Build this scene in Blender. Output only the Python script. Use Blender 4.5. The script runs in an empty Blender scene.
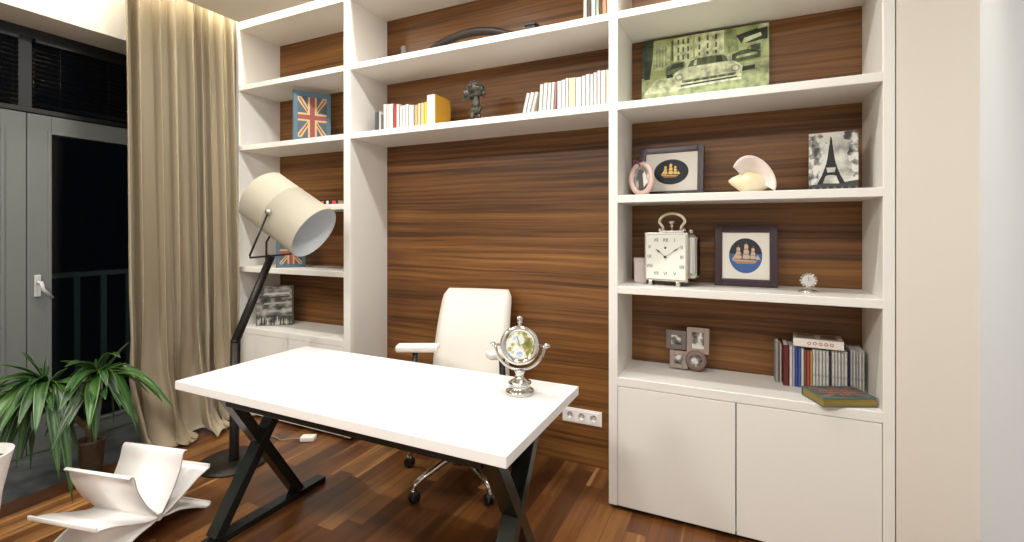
import bpy, bmesh, math, random
from mathutils import Vector, Matrix, Euler
random.seed(7)
PI = math.pi
scene = bpy.context.scene
COL = scene.collection
V = Vector

# ------------------------------------------------------------------ materials
def srgb(c):
    return tuple(((x/12.92) if x <= 0.04045 else ((x+0.055)/1.055)**2.4) for x in c)
def hexc(h):
    return srgb(tuple(int(h[i:i+2], 16)/255 for i in (0, 2, 4)))
MATS = {}
def mat(name, col, rough=.5, metal=0., spec=.5, emit=None, estr=0., coat=0., bump=None):
    if name in MATS: return MATS[name]
    m = bpy.data.materials.new(name); m.use_nodes = True
    nt = m.node_tree; b = nt.nodes['Principled BSDF']
    c = hexc(col) if isinstance(col, str) else col
    b.inputs['Base Color'].default_value = (*c, 1)
    b.inputs['Roughness'].default_value = rough
    b.inputs['Metallic'].default_value = metal
    b.inputs['Specular IOR Level'].default_value = spec
    b.inputs['Coat Weight'].default_value = coat
    if emit:
        e = hexc(emit) if isinstance(emit, str) else emit
        b.inputs['Emission Color'].default_value = (*e, 1); b.inputs['Emission Strength'].default_value = estr
    if bump:
        tc = nt.nodes.new('ShaderNodeTexCoord'); mp = nt.nodes.new('ShaderNodeMapping')
        n = nt.nodes.new('ShaderNodeTexNoise'); bu = nt.nodes.new('ShaderNodeBump')
        mp.inputs['Scale'].default_value = bump[0] if isinstance(bump[0], tuple) else (bump[0],)*3
        n.inputs['Scale'].default_value = 1; n.inputs['Detail'].default_value = 3
        bu.inputs['Strength'].default_value = bump[1]; bu.inputs['Distance'].default_value = .01
        nt.links.new(tc.outputs['Object'], mp.inputs['Vector']); nt.links.new(mp.outputs[0], n.inputs['Vector'])
        nt.links.new(n.outputs['Fac'], bu.inputs['Height']); nt.links.new(bu.outputs[0], b.inputs['Normal'])
    MATS[name] = m
    return m
def N(nt, typ, **kw):
    n = nt.nodes.new(typ)
    for k, v in kw.items(): setattr(n, k, v)
    return n
def math_node(nt, op, a, b=None):
    n = N(nt, 'ShaderNodeMath', operation=op)
    for i, x in enumerate((a, b)):
        if x is None: continue
        if isinstance(x, (int, float)): n.inputs[i].default_value = x
        else: nt.links.new(x, n.inputs[i])
    return n.outputs[0]
def ramp(nt, fac, stops):
    r = N(nt, 'ShaderNodeValToRGB'); el = r.color_ramp.elements
    while len(el) < len(stops): el.new(.5)
    for e, (p, c) in zip(el, stops):
        e.position = p; e.color = (*(hexc(c) if isinstance(c, str) else c), 1)
    nt.links.new(fac, r.inputs['Fac']); return r.outputs['Color']

def walnut_wall():
    m = bpy.data.materials.new('walnut_veneer'); m.use_nodes = True; nt = m.node_tree; b = nt.nodes['Principled BSDF']; L = nt.links.new
    geo = N(nt, 'ShaderNodeNewGeometry')
    # gentle warping of the grain
    mpw = N(nt, 'ShaderNodeMapping'); mpw.inputs['Scale'].default_value = (.9, .9, 2.2); L(geo.outputs['Position'], mpw.inputs['Vector'])
    nw = N(nt, 'ShaderNodeTexNoise'); nw.inputs['Scale'].default_value = 1.3; nw.inputs['Detail'].default_value = 1.5; L(mpw.outputs[0], nw.inputs['Vector'])
    sub = N(nt, 'ShaderNodeVectorMath', operation='SUBTRACT'); L(nw.outputs['Color'], sub.inputs[0]); sub.inputs[1].default_value = (.5, .5, .5)
    sc = N(nt, 'ShaderNodeVectorMath', operation='MULTIPLY'); L(sub.outputs[0], sc.inputs[0]); sc.inputs[1].default_value = (0, 0, .05)
    ad = N(nt, 'ShaderNodeVectorMath', operation='ADD'); L(geo.outputs['Position'], ad.inputs[0]); L(sc.outputs[0], ad.inputs[1])
    def layer(sx, sz, det, rough=.6):
        mp = N(nt, 'ShaderNodeMapping'); mp.inputs['Scale'].default_value = (sx, sx, sz); L(ad.outputs[0], mp.inputs['Vector'])
        n = N(nt, 'ShaderNodeTexNoise'); n.inputs['Scale'].default_value = 1; n.inputs['Detail'].default_value = det; n.inputs['Roughness'].default_value = rough
        L(mp.outputs[0], n.inputs['Vector']); return n.outputs['Fac']
    big = layer(.35, 8, 3); mid = layer(.7, 48, 5, .65); fine = layer(3, 260, 3, .7)
    f = math_node(nt, 'ADD', math_node(nt, 'MULTIPLY', big, .42), math_node(nt, 'MULTIPLY', mid, .58))
    c = ramp(nt, f, [(.30, '2f1b0b'), (.42, '573618'), (.50, '744b23'), (.58, '855a2c'), (.70, '9c6f3b')])
    mx = N(nt, 'ShaderNodeMix', data_type='RGBA', blend_type='MULTIPLY'); mx.inputs[0].default_value = .45
    L(c, mx.inputs[6]); L(ramp(nt, fine, [(.3, (.42, .42, .42)), (.6, (1, 1, 1))]), mx.inputs[7])
    L(mx.outputs[2], b.inputs['Base Color']); b.inputs['Roughness'].default_value = .42; b.inputs['Specular IOR Level'].default_value = .4
    return m
def walnut_floor():
    m = bpy.data.materials.new('walnut_parquet'); m.use_nodes = True; nt = m.node_tree; b = nt.nodes['Principled BSDF']; L = nt.links.new
    geo = N(nt, 'ShaderNodeNewGeometry'); sp = N(nt, 'ShaderNodeSeparateXYZ'); L(geo.outputs['Position'], sp.inputs[0])
    W, LEN = .092, .72
    px = math_node(nt, 'DIVIDE', sp.outputs['X'], W); ix = math_node(nt, 'FLOOR', px)
    wn = N(nt, 'ShaderNodeTexWhiteNoise', noise_dimensions='1D'); L(ix, wn.inputs['W'])
    py = math_node(nt, 'ADD', math_node(nt, 'DIVIDE', sp.outputs['Y'], LEN), math_node(nt, 'MULTIPLY', wn.outputs['Value'], 7.3))
    iy = math_node(nt, 'FLOOR', py)
    cv = N(nt, 'ShaderNodeCombineXYZ'); L(ix, cv.inputs[0]); L(iy, cv.inputs[1])
    w2 = N(nt, 'ShaderNodeTexWhiteNoise', noise_dimensions='2D'); L(cv.outputs[0], w2.inputs['Vector'])
    off = N(nt, 'ShaderNodeVectorMath', operation='SCALE'); L(w2.outputs['Color'], off.inputs[0]); off.inputs['Scale'].default_value = 30
    ad = N(nt, 'ShaderNodeVectorMath', operation='ADD'); L(geo.outputs['Position'], ad.inputs[0]); L(off.outputs[0], ad.inputs[1])
    def layer(sx, sy, det):
        mp = N(nt, 'ShaderNodeMapping'); mp.inputs['Scale'].default_value = (sx, sy, 1); L(ad.outputs[0], mp.inputs['Vector'])
        n = N(nt, 'ShaderNodeTexNoise'); n.inputs['Scale'].default_value = 1; n.inputs['Detail'].default_value = det; n.inputs['Roughness'].default_value = .6
        L(mp.outputs[0], n.inputs['Vector']); return n.outputs['Fac']
    g = layer(22, 1.1, 4); fine = layer(160, 4, 3)
    base = ramp(nt, w2.outputs['Value'], [(0, '452612'), (.25, '613a1b'), (.5, '704522'), (.72, '7d5029'), (.9, '885c32'), (1, '966a3c')])
    mx = N(nt, 'ShaderNodeMix', data_type='RGBA', blend_type='MULTIPLY'); mx.inputs[0].default_value = .85
    L(base, mx.inputs[6]); L(ramp(nt, g, [(.32, (.48, .44, .42)), (.52, (1, 1, 1)), (.7, (1.0, .95, .85))]), mx.inputs[7])
    m2 = N(nt, 'ShaderNodeMix', data_type='RGBA', blend_type='MULTIPLY'); m2.inputs[0].default_value = .4
    L(mx.outputs[2], m2.inputs[6]); L(ramp(nt, fine, [(.35, (.5, .5, .5)), (.6, (1, 1, 1))]), m2.inputs[7])
    stk = layer(11, .30, 2)
    ms = N(nt, 'ShaderNodeMix', data_type='RGBA'); L(math_node(nt, 'MULTIPLY', ramp(nt, stk, [(.61, (0, 0, 0)), (.68, (1, 1, 1))]), .75), ms.inputs[0]); L(m2.outputs[2], ms.inputs[6]); ms.inputs[7].default_value = (*hexc('b98a54'), 1); m2 = ms
    # joints
    fx = math_node(nt, 'FRACT', px); fy = math_node(nt, 'FRACT', py)
    ex = math_node(nt, 'LESS_THAN', math_node(nt, 'ABSOLUTE', math_node(nt, 'SUBTRACT', fx, .5)), .488)
    ey = math_node(nt, 'LESS_THAN', math_node(nt, 'ABSOLUTE', math_node(nt, 'SUBTRACT', fy, .5)), .4985)
    j = math_node(nt, 'MULTIPLY', ex, ey)
    m3 = N(nt, 'ShaderNodeMix', data_type='RGBA'); L(j, m3.inputs[0]); m3.inputs[6].default_value = (.035, .016, .007, 1); L(m2.outputs[2], m3.inputs[7])
    L(m3.outputs[2], b.inputs['Base Color']); b.inputs['Roughness'].default_value = .30; b.inputs['Specular IOR Level'].default_value = .45
    return m
def noise_mat(name, stops, scale=20, detail=4, rough=.5, sxyz=(1, 1, 1), coord='Object'):
    if name in MATS: return MATS[name]
    m = bpy.data.materials.new(name); m.use_nodes = True; nt = m.node_tree; b = nt.nodes['Principled BSDF']; L = nt.links.new
    tc = N(nt, 'ShaderNodeTexCoord'); mp = N(nt, 'ShaderNodeMapping'); mp.inputs['Scale'].default_value = sxyz
    n = N(nt, 'ShaderNodeTexNoise'); n.inputs['Scale'].default_value = scale; n.inputs['Detail'].default_value = detail
    L(tc.outputs[coord], mp.inputs['Vector']); L(mp.outputs[0], n.inputs['Vector'])
    L(ramp(nt, n.outputs['Fac'], stops), b.inputs['Base Color']); b.inputs['Roughness'].default_value = rough
    MATS[name] = m; return m
def glass_mat():
    m = bpy.data.materials.new('window_glass'); m.use_nodes = True; nt = m.node_tree
    for n in list(nt.nodes): nt.nodes.remove(n)
    o = N(nt, 'ShaderNodeOutputMaterial'); mx = N(nt, 'ShaderNodeMixShader'); f = N(nt, 'ShaderNodeFresnel'); f.inputs['IOR'].default_value = 1.45
    t = N(nt, 'ShaderNodeBsdfTransparent'); g = N(nt, 'ShaderNodeBsdfGlossy'); g.inputs['Roughness'].default_value = .0
    t.inputs['Color'].default_value = (.82, .86, .85, 1)
    nt.links.new(f.outputs[0], mx.inputs[0]); nt.links.new(t.outputs[0], mx.inputs[1]); nt.links.new(g.outputs[0], mx.inputs[2]); nt.links.new(mx.outputs[0], o.inputs[0])
    return m
WALNUT = walnut_wall(); PARQ = walnut_floor(); GLASS = glass_mat()
LACQ = mat('white_lacquer', 'e9e6df', .38)
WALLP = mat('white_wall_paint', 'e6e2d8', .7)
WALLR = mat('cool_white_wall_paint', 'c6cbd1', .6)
FILL = mat('cream_panel_paint', 'e0d9cd', .55)
CEILP = mat('ceiling_paint', 'ddd6ca', .8)
DARKGAP = mat('dark_recess', '15120f', .8)
DESKW = mat('white_desk_laminate', 'e9e7e4', .42)
STEEL = mat('black_steel', '1f2422', .25, .3)
FRAMEG = mat('grey_window_frame', '696d6a', .5)
DARKF = mat('dark_blind_box', '101213', .5)
SLAT = mat('dark_blind_slat', '1d2126', .3, .6)
STONE = noise_mat('dark_stone', [(.35, '3b3d3f'), (.65, '55585a')], 9, 4, .45)
CURT = mat('beige_curtain_cloth', '9d917b', .9, 0, .1, bump=((300, 300, 200), .08))
CHROME = mat('polished_chrome', 'd6d4ce', .09, 1.)
NICKEL = mat('brushed_nickel', 'cdcac4', .22, 1.)
BLACK = mat('black_plastic', '121212', .4)
LEATH = mat('white_leather', 'dfdbd2', .42, bump=(90, .06))
SHADE = mat('off_white_lamp_fabric', 'b1aa98', .75, bump=(160, .1))
SHADEIN = mat('pale_blue_white_lining', 'd5dade', .55)
LAMPM = mat('dark_bronze_metal', '2a2622', .38, .6)
WPLAST = mat('white_plastic', 'f4f1ee', .3)
LED = mat('warm_led', 'fff4dc', .5, emit=(1, .96, .82), estr=85.)
LED2 = mat('warm_led_dim', 'fff4dc', .5, emit=(1, .96, .82), estr=48.)
LENS2 = mat('fill_light_lens', 'ffffff', .5, emit=(1, .96, .9), estr=4.)  # glowing disc of the added fill lights in the back row
LENS = mat('lamp_lens', 'ffffff', .5, emit=(1, .93, .82), estr=12.)
PAGES = mat('cream_pages', 'cfc29c', .8, bump=((3, 3, 300), .3))
OCHREP = mat('ochre_pages', '8c783a', .7, bump=((3, 3, 300), .3))

# ------------------------------------------------------------------ mesh builder
class MB:
    def __init__(s): s.bm = bmesh.new(); s.mats = []
    def mi(s, m):
        if m not in s.mats: s.mats.append(m)
        return s.mats.index(m)
    def _take(s, t, m, M=None, smooth=False):
        if M is not None: bmesh.ops.transform(t, matrix=M, verts=t.verts)
        i = s.mi(m); mp = {}
        for v in t.verts: mp[v] = s.bm.verts.new(v.co)
        for f in t.faces:
            try: nf = s.bm.faces.new([mp[v] for v in f.verts])
            except ValueError: continue
            nf.material_index = i; nf.smooth = smooth
        t.free()
    def box(s, lo, hi, m, bev=0., M=None, seg=2):
        lo = V(lo); hi = V(hi); t = bmesh.new(); bmesh.ops.create_cube(t, size=1)
        d = hi-lo; c = (hi+lo)/2
        bmesh.ops.transform(t, matrix=Matrix.Translation(c) @ Matrix.Diagonal((*d, 1)), verts=t.verts)
        if bev: bmesh.ops.bevel(t, geom=list(t.edges), offset=min(bev, min(d)*.45), segments=seg, affect='EDGES', profile=.6)
        s._take(t, m, M); return s
    def bar(s, a, b, w, h, m, up=(0, 0, 1), bev=0.):
        a = V(a); b = V(b); z = (b-a); L = z.length; z.normalize(); x = V(up).cross(z)
        if x.length < 1e-4: x = V((1, 0, 0))
        x.normalize(); y = z.cross(x)
        M = Matrix((x, y, z)).transposed().to_4x4(); M.translation = a
        return s.box((-w/2, -h/2, 0), (w/2, h/2, L), m, bev, M)
    def tube(s, pts, r, m, n=12, closed=False, cap=True):
        pts = [V(p) for p in pts]; K = len(pts); rs = r if isinstance(r, (list, tuple)) else [r]*K
        rings = []; prev = None
        for i, p in enumerate(pts):
            if closed: t = pts[(i+1) % K]-pts[i-1]
            else: t = pts[min(i+1, K-1)]-pts[max(i-1, 0)]
            t.normalize()
            if prev is None:
                a = V((0, 0, 1)) if abs(t.z) < .9 else V((1, 0, 0)); x = a.cross(t).normalized()
            else:
                x = (prev-t*prev.dot(t)).normalized()
            prev = x; y = t.cross(x)
            rings.append([s.bm.verts.new(p+(x*math.cos(2*PI*k/n)+y*math.sin(2*PI*k/n))*rs[i]) for k in range(n)])
        i = s.mi(m)
        for a in range(K if closed else K-1):
            A, B = rings[a], rings[(a+1) % K]
            for k in range(n):
                f = s.bm.faces.new((A[k], A[(k+1) % n], B[(k+1) % n], B[k])); f.smooth = True; f.material_index = i
        if cap and not closed:
            for R in (rings[0][::-1], rings[-1]):
                f = s.bm.faces.new(R); f.material_index = i
        return s
    def lathe(s, prof, m, n=32, M=None, cap=True, smooth=True, sx=1., sy=1.):
        t = bmesh.new(); rings = []
        for r, z in prof:
            rings.append([t.verts.new((r*sx*math.cos(2*PI*k/n), r*sy*math.sin(2*PI*k/n), z)) for k in range(n)])
        for A, B in zip(rings, rings[1:]):
            for k in range(n): t.faces.new((A[k], A[(k+1) % n], B[(k+1) % n], B[k]))
        if cap:
            t.faces.new(rings[0][::-1]); t.faces.new(rings[-1])
        bmesh.ops.remove_doubles(t, verts=t.verts, dist=1e-6)
        s._take(t, m, M, smooth); return s
    def ball(s, c, r, m, sc=(1, 1, 1), n=16, M=None):
        t = bmesh.new(); bmesh.ops.create_uvsphere(t, u_segments=n, v_segments=max(8, n//2+2), radius=1)
        T = Matrix.Translation(V(c)) @ Matrix.Diagonal((r*sc[0], r*sc[1], r*sc[2], 1))
        s._take(t, m, (M @ T) if M is not None else T, True); return s
    def poly(s, pts, m, M=None):
        vs = [s.bm.verts.new((M @ V(p)) if M is not None else V(p)) for p in pts]
        f = s.bm.faces.new(vs); f.material_index = s.mi(m); return s
    def prism(s, pts, z0, z1, m, M=None, bev=0.):
        """pts in local xy, extruded z0..z1"""
        t = bmesh.new(); vs = [t.verts.new((p[0], p[1], z0)) for p in pts]; f = t.faces.new(vs)
        r = bmesh.ops.extrude_face_region(t, geom=[f]); bmesh.ops.translate(t, vec=(0, 0, z1-z0), verts=[e for e in r['geom'] if isinstance(e, bmesh.types.BMVert)])
        bmesh.ops.recalc_face_normals(t, faces=t.faces)
        if bev: bmesh.ops.bevel(t, geom=list(t.edges), offset=bev, segments=2, affect='EDGES')
        s._take(t, m, M); return s
    def grid(s, rows, m, smooth=True, closed=False):
        R = [[s.bm.verts.new(V(p)) for p in r] for r in rows]; i = s.mi(m)
        for A, B in zip(R, R[1:]):
            k = len(A)
            for j in range(k if closed else k-1):
                f = s.bm.faces.new((A[j], A[(j+1) % k], B[(j+1) % k], B[j])); f.smooth = smooth; f.material_index = i
        return s
    def xform(s, M): bmesh.ops.transform(s.bm, matrix=M, verts=s.bm.verts); return s
    def build(s, name, parent=None, norm=True):
        if norm: bmesh.ops.recalc_face_normals(s.bm, faces=s.bm.faces)
        me = bpy.data.meshes.new(name); s.bm.to_mesh(me); s.bm.free()
        for m in s.mats: me.materials.append(m)
        o = bpy.data.objects.new(name, me); COL.objects.link(o)
        if parent: o.parent = parent
        return o
def tag(o, label, cat, group=None):
    o['label'] = label; o['category'] = cat
    if group: o['group'] = group
    return o
def thing(name, label, cat, loc=(0, 0, 0), rz=0., group=None, rot=None):
    o = bpy.data.objects.new(name, None); COL.objects.link(o); o.empty_display_size = .1
    o.location = loc; o.rotation_euler = rot if rot else (0, 0, rz)
    return tag(o, label, cat, group)
def place(o, loc, rz=0., rot=None):
    o.location = loc; o.rotation_euler = rot if rot else (0, 0, rz); return o
def struct(o): o['kind'] = 'structure'; return o
def solid(o, th, off=0.):
    md = o.modifiers.new('thickness', 'SOLIDIFY'); md.thickness = th; md.offset = off; return o
def sub(o, lv=2):
    md = o.modifiers.new('smooth', 'SUBSURF'); md.levels = lv; md.render_levels = lv
    for p in o.data.polygons: p.use_smooth = True
    return o
def RZ(a): return Matrix.Rotation(a, 4, 'Z')
def RX(a): return Matrix.Rotation(a, 4, 'X')
def RY(a): return Matrix.Rotation(a, 4, 'Y')
def T(x, y, z): return Matrix.Translation((x, y, z))
# plane facing -Y: local (x, y) drawn as (X, Z) at Y = -e
def FRONT(x=0, y=0, z=0): return T(x, y, z) @ RX(PI/2)

# ------------------------------------------------------------------ levels
CAMZ = 1.358
YF, YB = 2.30, 2.659
SA, SB, SC, SD, SE = 2.413, 1.972, 1.522, 1.083, .642     # tops of the shelves
TH = .036
CEIL = 2.847
LX0, LX1 = -3.36, -3.325          # left end panel
MX0, MX1 = -2.298, -2.244         # panel between left tower and middle bay
RX0, RX1 = -.574, -.531
EX0, EX1 = .507, .545
CORNER = .793
YMIN = -2.3

# ------------------------------------------------------------------ room
fl = MB().box((-3.28, YMIN, -.06), (CORNER+.1, YB+.1, 0), PARQ).build('floor'); struct(fl)
st = MB().box((-3.86, -1.2, -.06), (-3.28, 2.659, -.004), STONE, .004).build('trim_1'); struct(st)
ce = MB().box((-3.253, YMIN, CEIL), (CORNER+.1, 2.25, CEIL+.10), CEILP).build('ceiling'); struct(ce)
c2 = MB().box((-3.6, YMIN, CEIL+.18), (CORNER+.1, YB+.1, CEIL+.24), CEILP).build('ceiling_recess'); struct(c2)
wb = MB().box((-3.6, YB+.012, -.06), (CORNER+.1, YB+.11, 3.05), WALNUT).build('wall_back'); struct(wb)
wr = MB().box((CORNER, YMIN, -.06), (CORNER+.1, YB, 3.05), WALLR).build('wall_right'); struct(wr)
wf = MB().box((-3.86, YMIN-.1, -.06), (CORNER+.1, YMIN, 3.05), WALLP).build('wall_front'); struct(wf)
m = MB(); ZT = 2.55
m.box((-3.86, YMIN, ZT), (-3.5, YB+.012, 3.05), WALLP).box((-3.86, YMIN, -.06), (-3.5, -1.2, ZT), WALLP).box((-3.86, 2.3, 0), (-3.5, YB+.012, ZT), WALLP)
struct(m.build('wall_left'))
# filler panel right of the bookcase, flush with its front
m = MB().box((EX1+.004, YF+.002, 0), (EX1+.018, YB, 3.0), FILL).box((EX1+.018, YF, 0), (CORNER, YB, 3.0), FILL)
struct(m.build('wall_back_panel'))
# walnut skirting strip at the foot of the middle bay
struct(MB().box((MX1, YB, 0), (RX0, YB+.012, 2.9), WALNUT).build('trim_2'))
# LED strips in the ceiling slots
struct(MB().box((-3.33, 2.262, CEIL+.165), (CORNER, 2.288, CEIL+.178), LED).build('trim_3'))
struct(MB().box((-3.32, -1.5, CEIL+.165), (-3.28, 2.24, CEIL+.178), LED2).build('trim_4'))

# ------------------------------------------------------------------ balcony doors and transom
XW = -3.787
def leaf(name, y0, y1, gy0, gy1, gz0, gz1, zt):
    fr = MB()
    fr.box((XW-.06, y0, .02), (XW, gy0, zt), FRAMEG, .004).box((XW-.06, gy1, .02), (XW, y1, zt), FRAMEG, .004)
    fr.box((XW-.06, gy0, .02), (XW, gy1, gz0), FRAMEG, .004).box((XW-.06, gy0, gz1), (XW, gy1, zt), FRAMEG, .004)
    # glazing bead
    b = .018
    fr.box((XW-.02, gy0-b, gz0-b), (XW+.006, gy0, gz1+b), FRAMEG, .003).box((XW-.02, gy1, gz0-b), (XW+.006, gy1+b, gz1+b), FRAMEG, .003)
    fr.box((XW-.02, gy0, gz1), (XW+.006, gy1, gz1+b), FRAMEG, .003).box((XW-.02, gy0, gz0-b), (XW+.006, gy1, gz0), FRAMEG, .003)
    o = struct(fr.build(name))
    MB().box((XW-.036, gy0-.005, gz0-.005), (XW-.024, gy1+.005, gz1+.005), GLASS).build('glass_pane', o)
    return o
d1 = leaf('door_1', 1.304, 2.28, 1.413, 2.17, .125, 1.935, 2.045)
d2 = leaf('door_2', .32, 1.300, .43, 1.19, .125, 1.935, 2.045)
h_grey = mat('handle_grey', 'b9bbba', .35); h = MB().box((XW, 1.332, .955), (XW+.012, 1.362, 1.085), h_grey, .004).tube([(XW+.01, 1.347, 1.04), (XW+.05, 1.347, 1.04)], .010, h_grey)
h.tube([(XW+.05, 1.347, 1.046), (XW+.052, 1.356, 1.0), (XW+.05, 1.40, .945)], [.010, .010, .008], h_grey).build('door_handle', d1)
# fixed frame around
m = MB().box((XW-.07, -1.2, 2.05), (XW+.004, 2.3, 2.078), DARKF, .003).box((XW-.07, -1.2, -.02), (XW-.005, 2.3, .018), FRAMEG, .002)
m.box((XW-.07, 2.282, .018), (XW, 2.3, 2.05), FRAMEG).box((XW-.07, -1.2, .018), (XW, .316, 2.05), FRAMEG)
struct(m.build('trim_5'))
m = MB().box((XW-.07, -1.2, 2.49), (XW, 2.3, 2.55), DARKF, .003)
m.box((XW-.07, 1.262, 2.078), (XW, 1.325, 2.49), DARKF, .003).box((XW-.07, -1.2, 2.078), (XW, -1.14, 2.49), DARKF).box((XW-.07, 2.24, 2.078), (XW, 2.3, 2.49), DARKF)
w1 = struct(m.build('window_1'))
MB().box((XW-.03, -1.14, 2.078), (XW-.02, 1.262, 2.49), GLASS).build('glass_pane', w1)
MB().box((XW-.03, 1.325, 2.078), (XW-.02, 2.24, 2.49), GLASS).build('glass_pane', w1)
def blind(label, y0, y1):
    t = thing('venetian_blind', label, 'blind', (XW+.02, (y0+y1)/2, 2.078), group='dark blinds across the transom window')
    hw = (y1-y0)/2; m = MB(); z = .02
    while z < .385:
        m.box((-.012, -hw, -.0008), (.012, hw, .0008), SLAT, M=T(0, 0, z) @ RY(-.75)); z += .028
    m.build('slats', t)
    MB().box((-.013, -hw, .385), (.013, hw, .41), DARKF, .003).build('head_rail', t)
    for y in (-hw*.75, -hw*.2, hw*.75): MB().tube([(.013, y, .01), (.013, y, .39)], .0012, DARKF, 6).build('cord', t)
blind('dark venetian blind in the transom pane left of its upright bar', .45, 1.258)
blind('dark venetian blind in the transom pane beside the curtain', 1.33, 2.23)
# balcony beyond
RAIL = mat('grey_railing_paint', '7c8d92', .5)
XR = -4.8
t = thing('balcony_railing', 'grey metal balcony railing seen through the dark glass of the door', 'railing', (XR, 1.6, -.06))
MB().box((-.025, -2.6, 1.035), (.025, 2.6, 1.075), RAIL, .005).box((-.02, -2.6, .14), (.02, 2.6, .17), RAIL, .004).build('top_rail', t)
y = -2.5
while y < 2.6:
    MB().box((-.012, y-.018, .17), (.012, y+.018, 1.035), RAIL, .003).build('baluster', t); y += .178
for y in (-2.58, 2.58): MB().box((-.03, y-.03, 0), (.03, y+.03, 1.04), RAIL, .004).build('post', t)
struct(MB().box((-5.0, -1.4, -.2), (-3.86, 4.4, -.06), STONE).build('balcony_floor'))

# ------------------------------------------------------------------ bookcases
def panel(parent, name, lo, hi, m=LACQ, bev=.0015): return MB().box(lo, hi, m, bev, seg=1).build(name, parent)
def tower(name, label, x0, i0, i1, x1):
    cx = (x0+x1)/2; t = thing(name, label, 'bookcase', (cx, YF, 0)); D = YB-YF
    P = lambda nm, lo, hi, m=LACQ: panel(t, nm, (lo[0]-cx, lo[1], lo[2]), (hi[0]-cx, hi[1], hi[2]), m)
    P('side_panel', (x0, 0, .02), (i0, D, 2.985)); P('side_panel', (i1, 0, .02), (x1, D, 2.985))
    P('top_panel', (i0, 0, 2.825), (i1, D, 2.985))
    for z in (SA, SB, SC, SD): P('shelf', (i0, .0, z-TH), (i1, D-.012, z))
    P('shelf', (i0, 0, SE-.042), (i1, D-.012, SE))
    P('back_panel', (i0, D-.012, .02), (i1, D, 2.825), WALNUT)
    P('plinth', (x0+.01, .03, 0), (x1-.01, D-.02, .02), DARKGAP)
    P('cabinet_floor', (i0, .03, .02), (i1, D-.012, .05))
    mid = (i0+i1)/2; g = .0022
    P('door', (i0+g, .0, .022), (mid-g, .02, SE-.045)); P('door', (mid+g, .0, .022), (i1-g, .02, SE-.045))
    return t
tower('bookcase', 'narrow white built-in bookcase with walnut back, between curtain and desk recess', LX0, LX1, MX0, MX1)
tower('bookcase', 'tall white built-in bookcase with two cupboard doors, at the right', RX0, RX1, EX0, EX1)
cx = (MX1+RX0)/2
t = thing('bridging_shelf', 'white two-tier bridging shelf high above the desk, between the two bookcases', 'shelf', (cx, YF, SB-TH)); hw = (RX0-MX1)/2; D = YB-YF; z0 = SB-TH
panel(t, 'shelf', (-hw, 0, SA-TH-z0), (hw, D, SA-z0)); panel(t, 'shelf', (-hw, 0, 0), (hw, D, TH)); panel(t, 'top_panel', (-hw, 0, 2.825-z0), (hw, D, 2.985-z0))

# wall socket
t = thing('wall_socket', 'white triple wall socket on the walnut panel beside the desk', 'socket', (-.818, YB, .278))
m = MB().box((-.118, -.010, -.042), (.118, 0, .042), WPLAST, .004); m.build('frame', t)
SOCKIN = mat('socket_inner_white', 'ded8d2', .45)
for k in (-1, 0, 1):
    s = MB().box((-.033, -.013, -.033), (.033, -.008, .033), WPLAST, .003, M=T(k*.071, 0, 0))
    s.lathe([(.0225, 0), (.0225, .0008), (.020, .0012), (.019, -.004)], SOCKIN, 24, FRONT(k*.071, -.0135, 0))
    for dx in (-.0095, .0095): s.lathe([(.003, 0), (.003, .0015)], BLACK, 10, FRONT(k*.071+dx, -.0145, 0))
    s.build('socket_outlet', t)

# ------------------------------------------------------------------ curtain
def curtain():
    rows = []; n = 200; ys0, ys1 = 1.590, 2.288
    zs = [2.99, 2.9, 2.75, 2.5, 2.2, 1.8, 1.4, 1.0, .7, .45, .3, .2, .13, .08, .045, .02, .012]
    ph = [0, .9, 2.1, .4]
    for zi, z in enumerate(zs):
        k = 1-z/3.0; low = max(0, (.45-z)/.45); pool = max(0, (.12-z)/.12)
        row = []
        for i in range(n+1):
            u = i/n; y = ys0+(ys1-ys0)*u
            w = 2*PI*(u*8.4+.30*math.sin(2*PI*u*1.3+.6)+.16*math.sin(2*PI*u*3.1))
            a = .054+.012*math.sin(2*PI*u*2.2+1)+.014*k
            s = math.sin(w+.35*k*math.sin(2*PI*u*3+z))
            sv = abs(math.sin(w*.5+.17*k*math.sin(2*PI*u*3+z)))
            s = .55*(2*sv**.6-1.25)+.45*s
            lb = max(0, min(1, (1.0-z)/.9)); s = s*(1-.55*lb)+.75*lb*math.sin(w*.42+1.0+.9*math.sin(z*5))
            x = -3.385+a*s+.007*math.sin(w*1.7+1.7+1.2*k)*(.3+k)
            y += .014*math.cos(w)*(.5+k)
            # gathers towards the bottom, then spreads on the floor
            x += .085*k+.03*k*u+low*(.03+.035*math.sin(w*.5+1.2)+.03*u)+pool*(.085+.03*u+.05*math.sin(w*.7+.5)+.03*math.sin(w*1.9))
            y += low*(.05*(1-u)**2)+pool*.03*math.sin(w*1.1)
            zz = z
            if z < .5: zz = z+low*(.018*math.sin(w*1.3+z*25)+.012*math.sin(w*2.7+z*60))
            if z < .1: zz = max(.004, .006+.03*(1-pool)*2+.014*pool*(1+math.sin(w*2.3+zi)))
            row.append((x, y, zz))
        rows.append(row)
    o = MB().grid(rows, CURT).build('curtain'); solid(o, .003)
    tag(o, 'floor length beige curtain gathered in folds between window and bookcase', 'curtain')
curtain()

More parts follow.
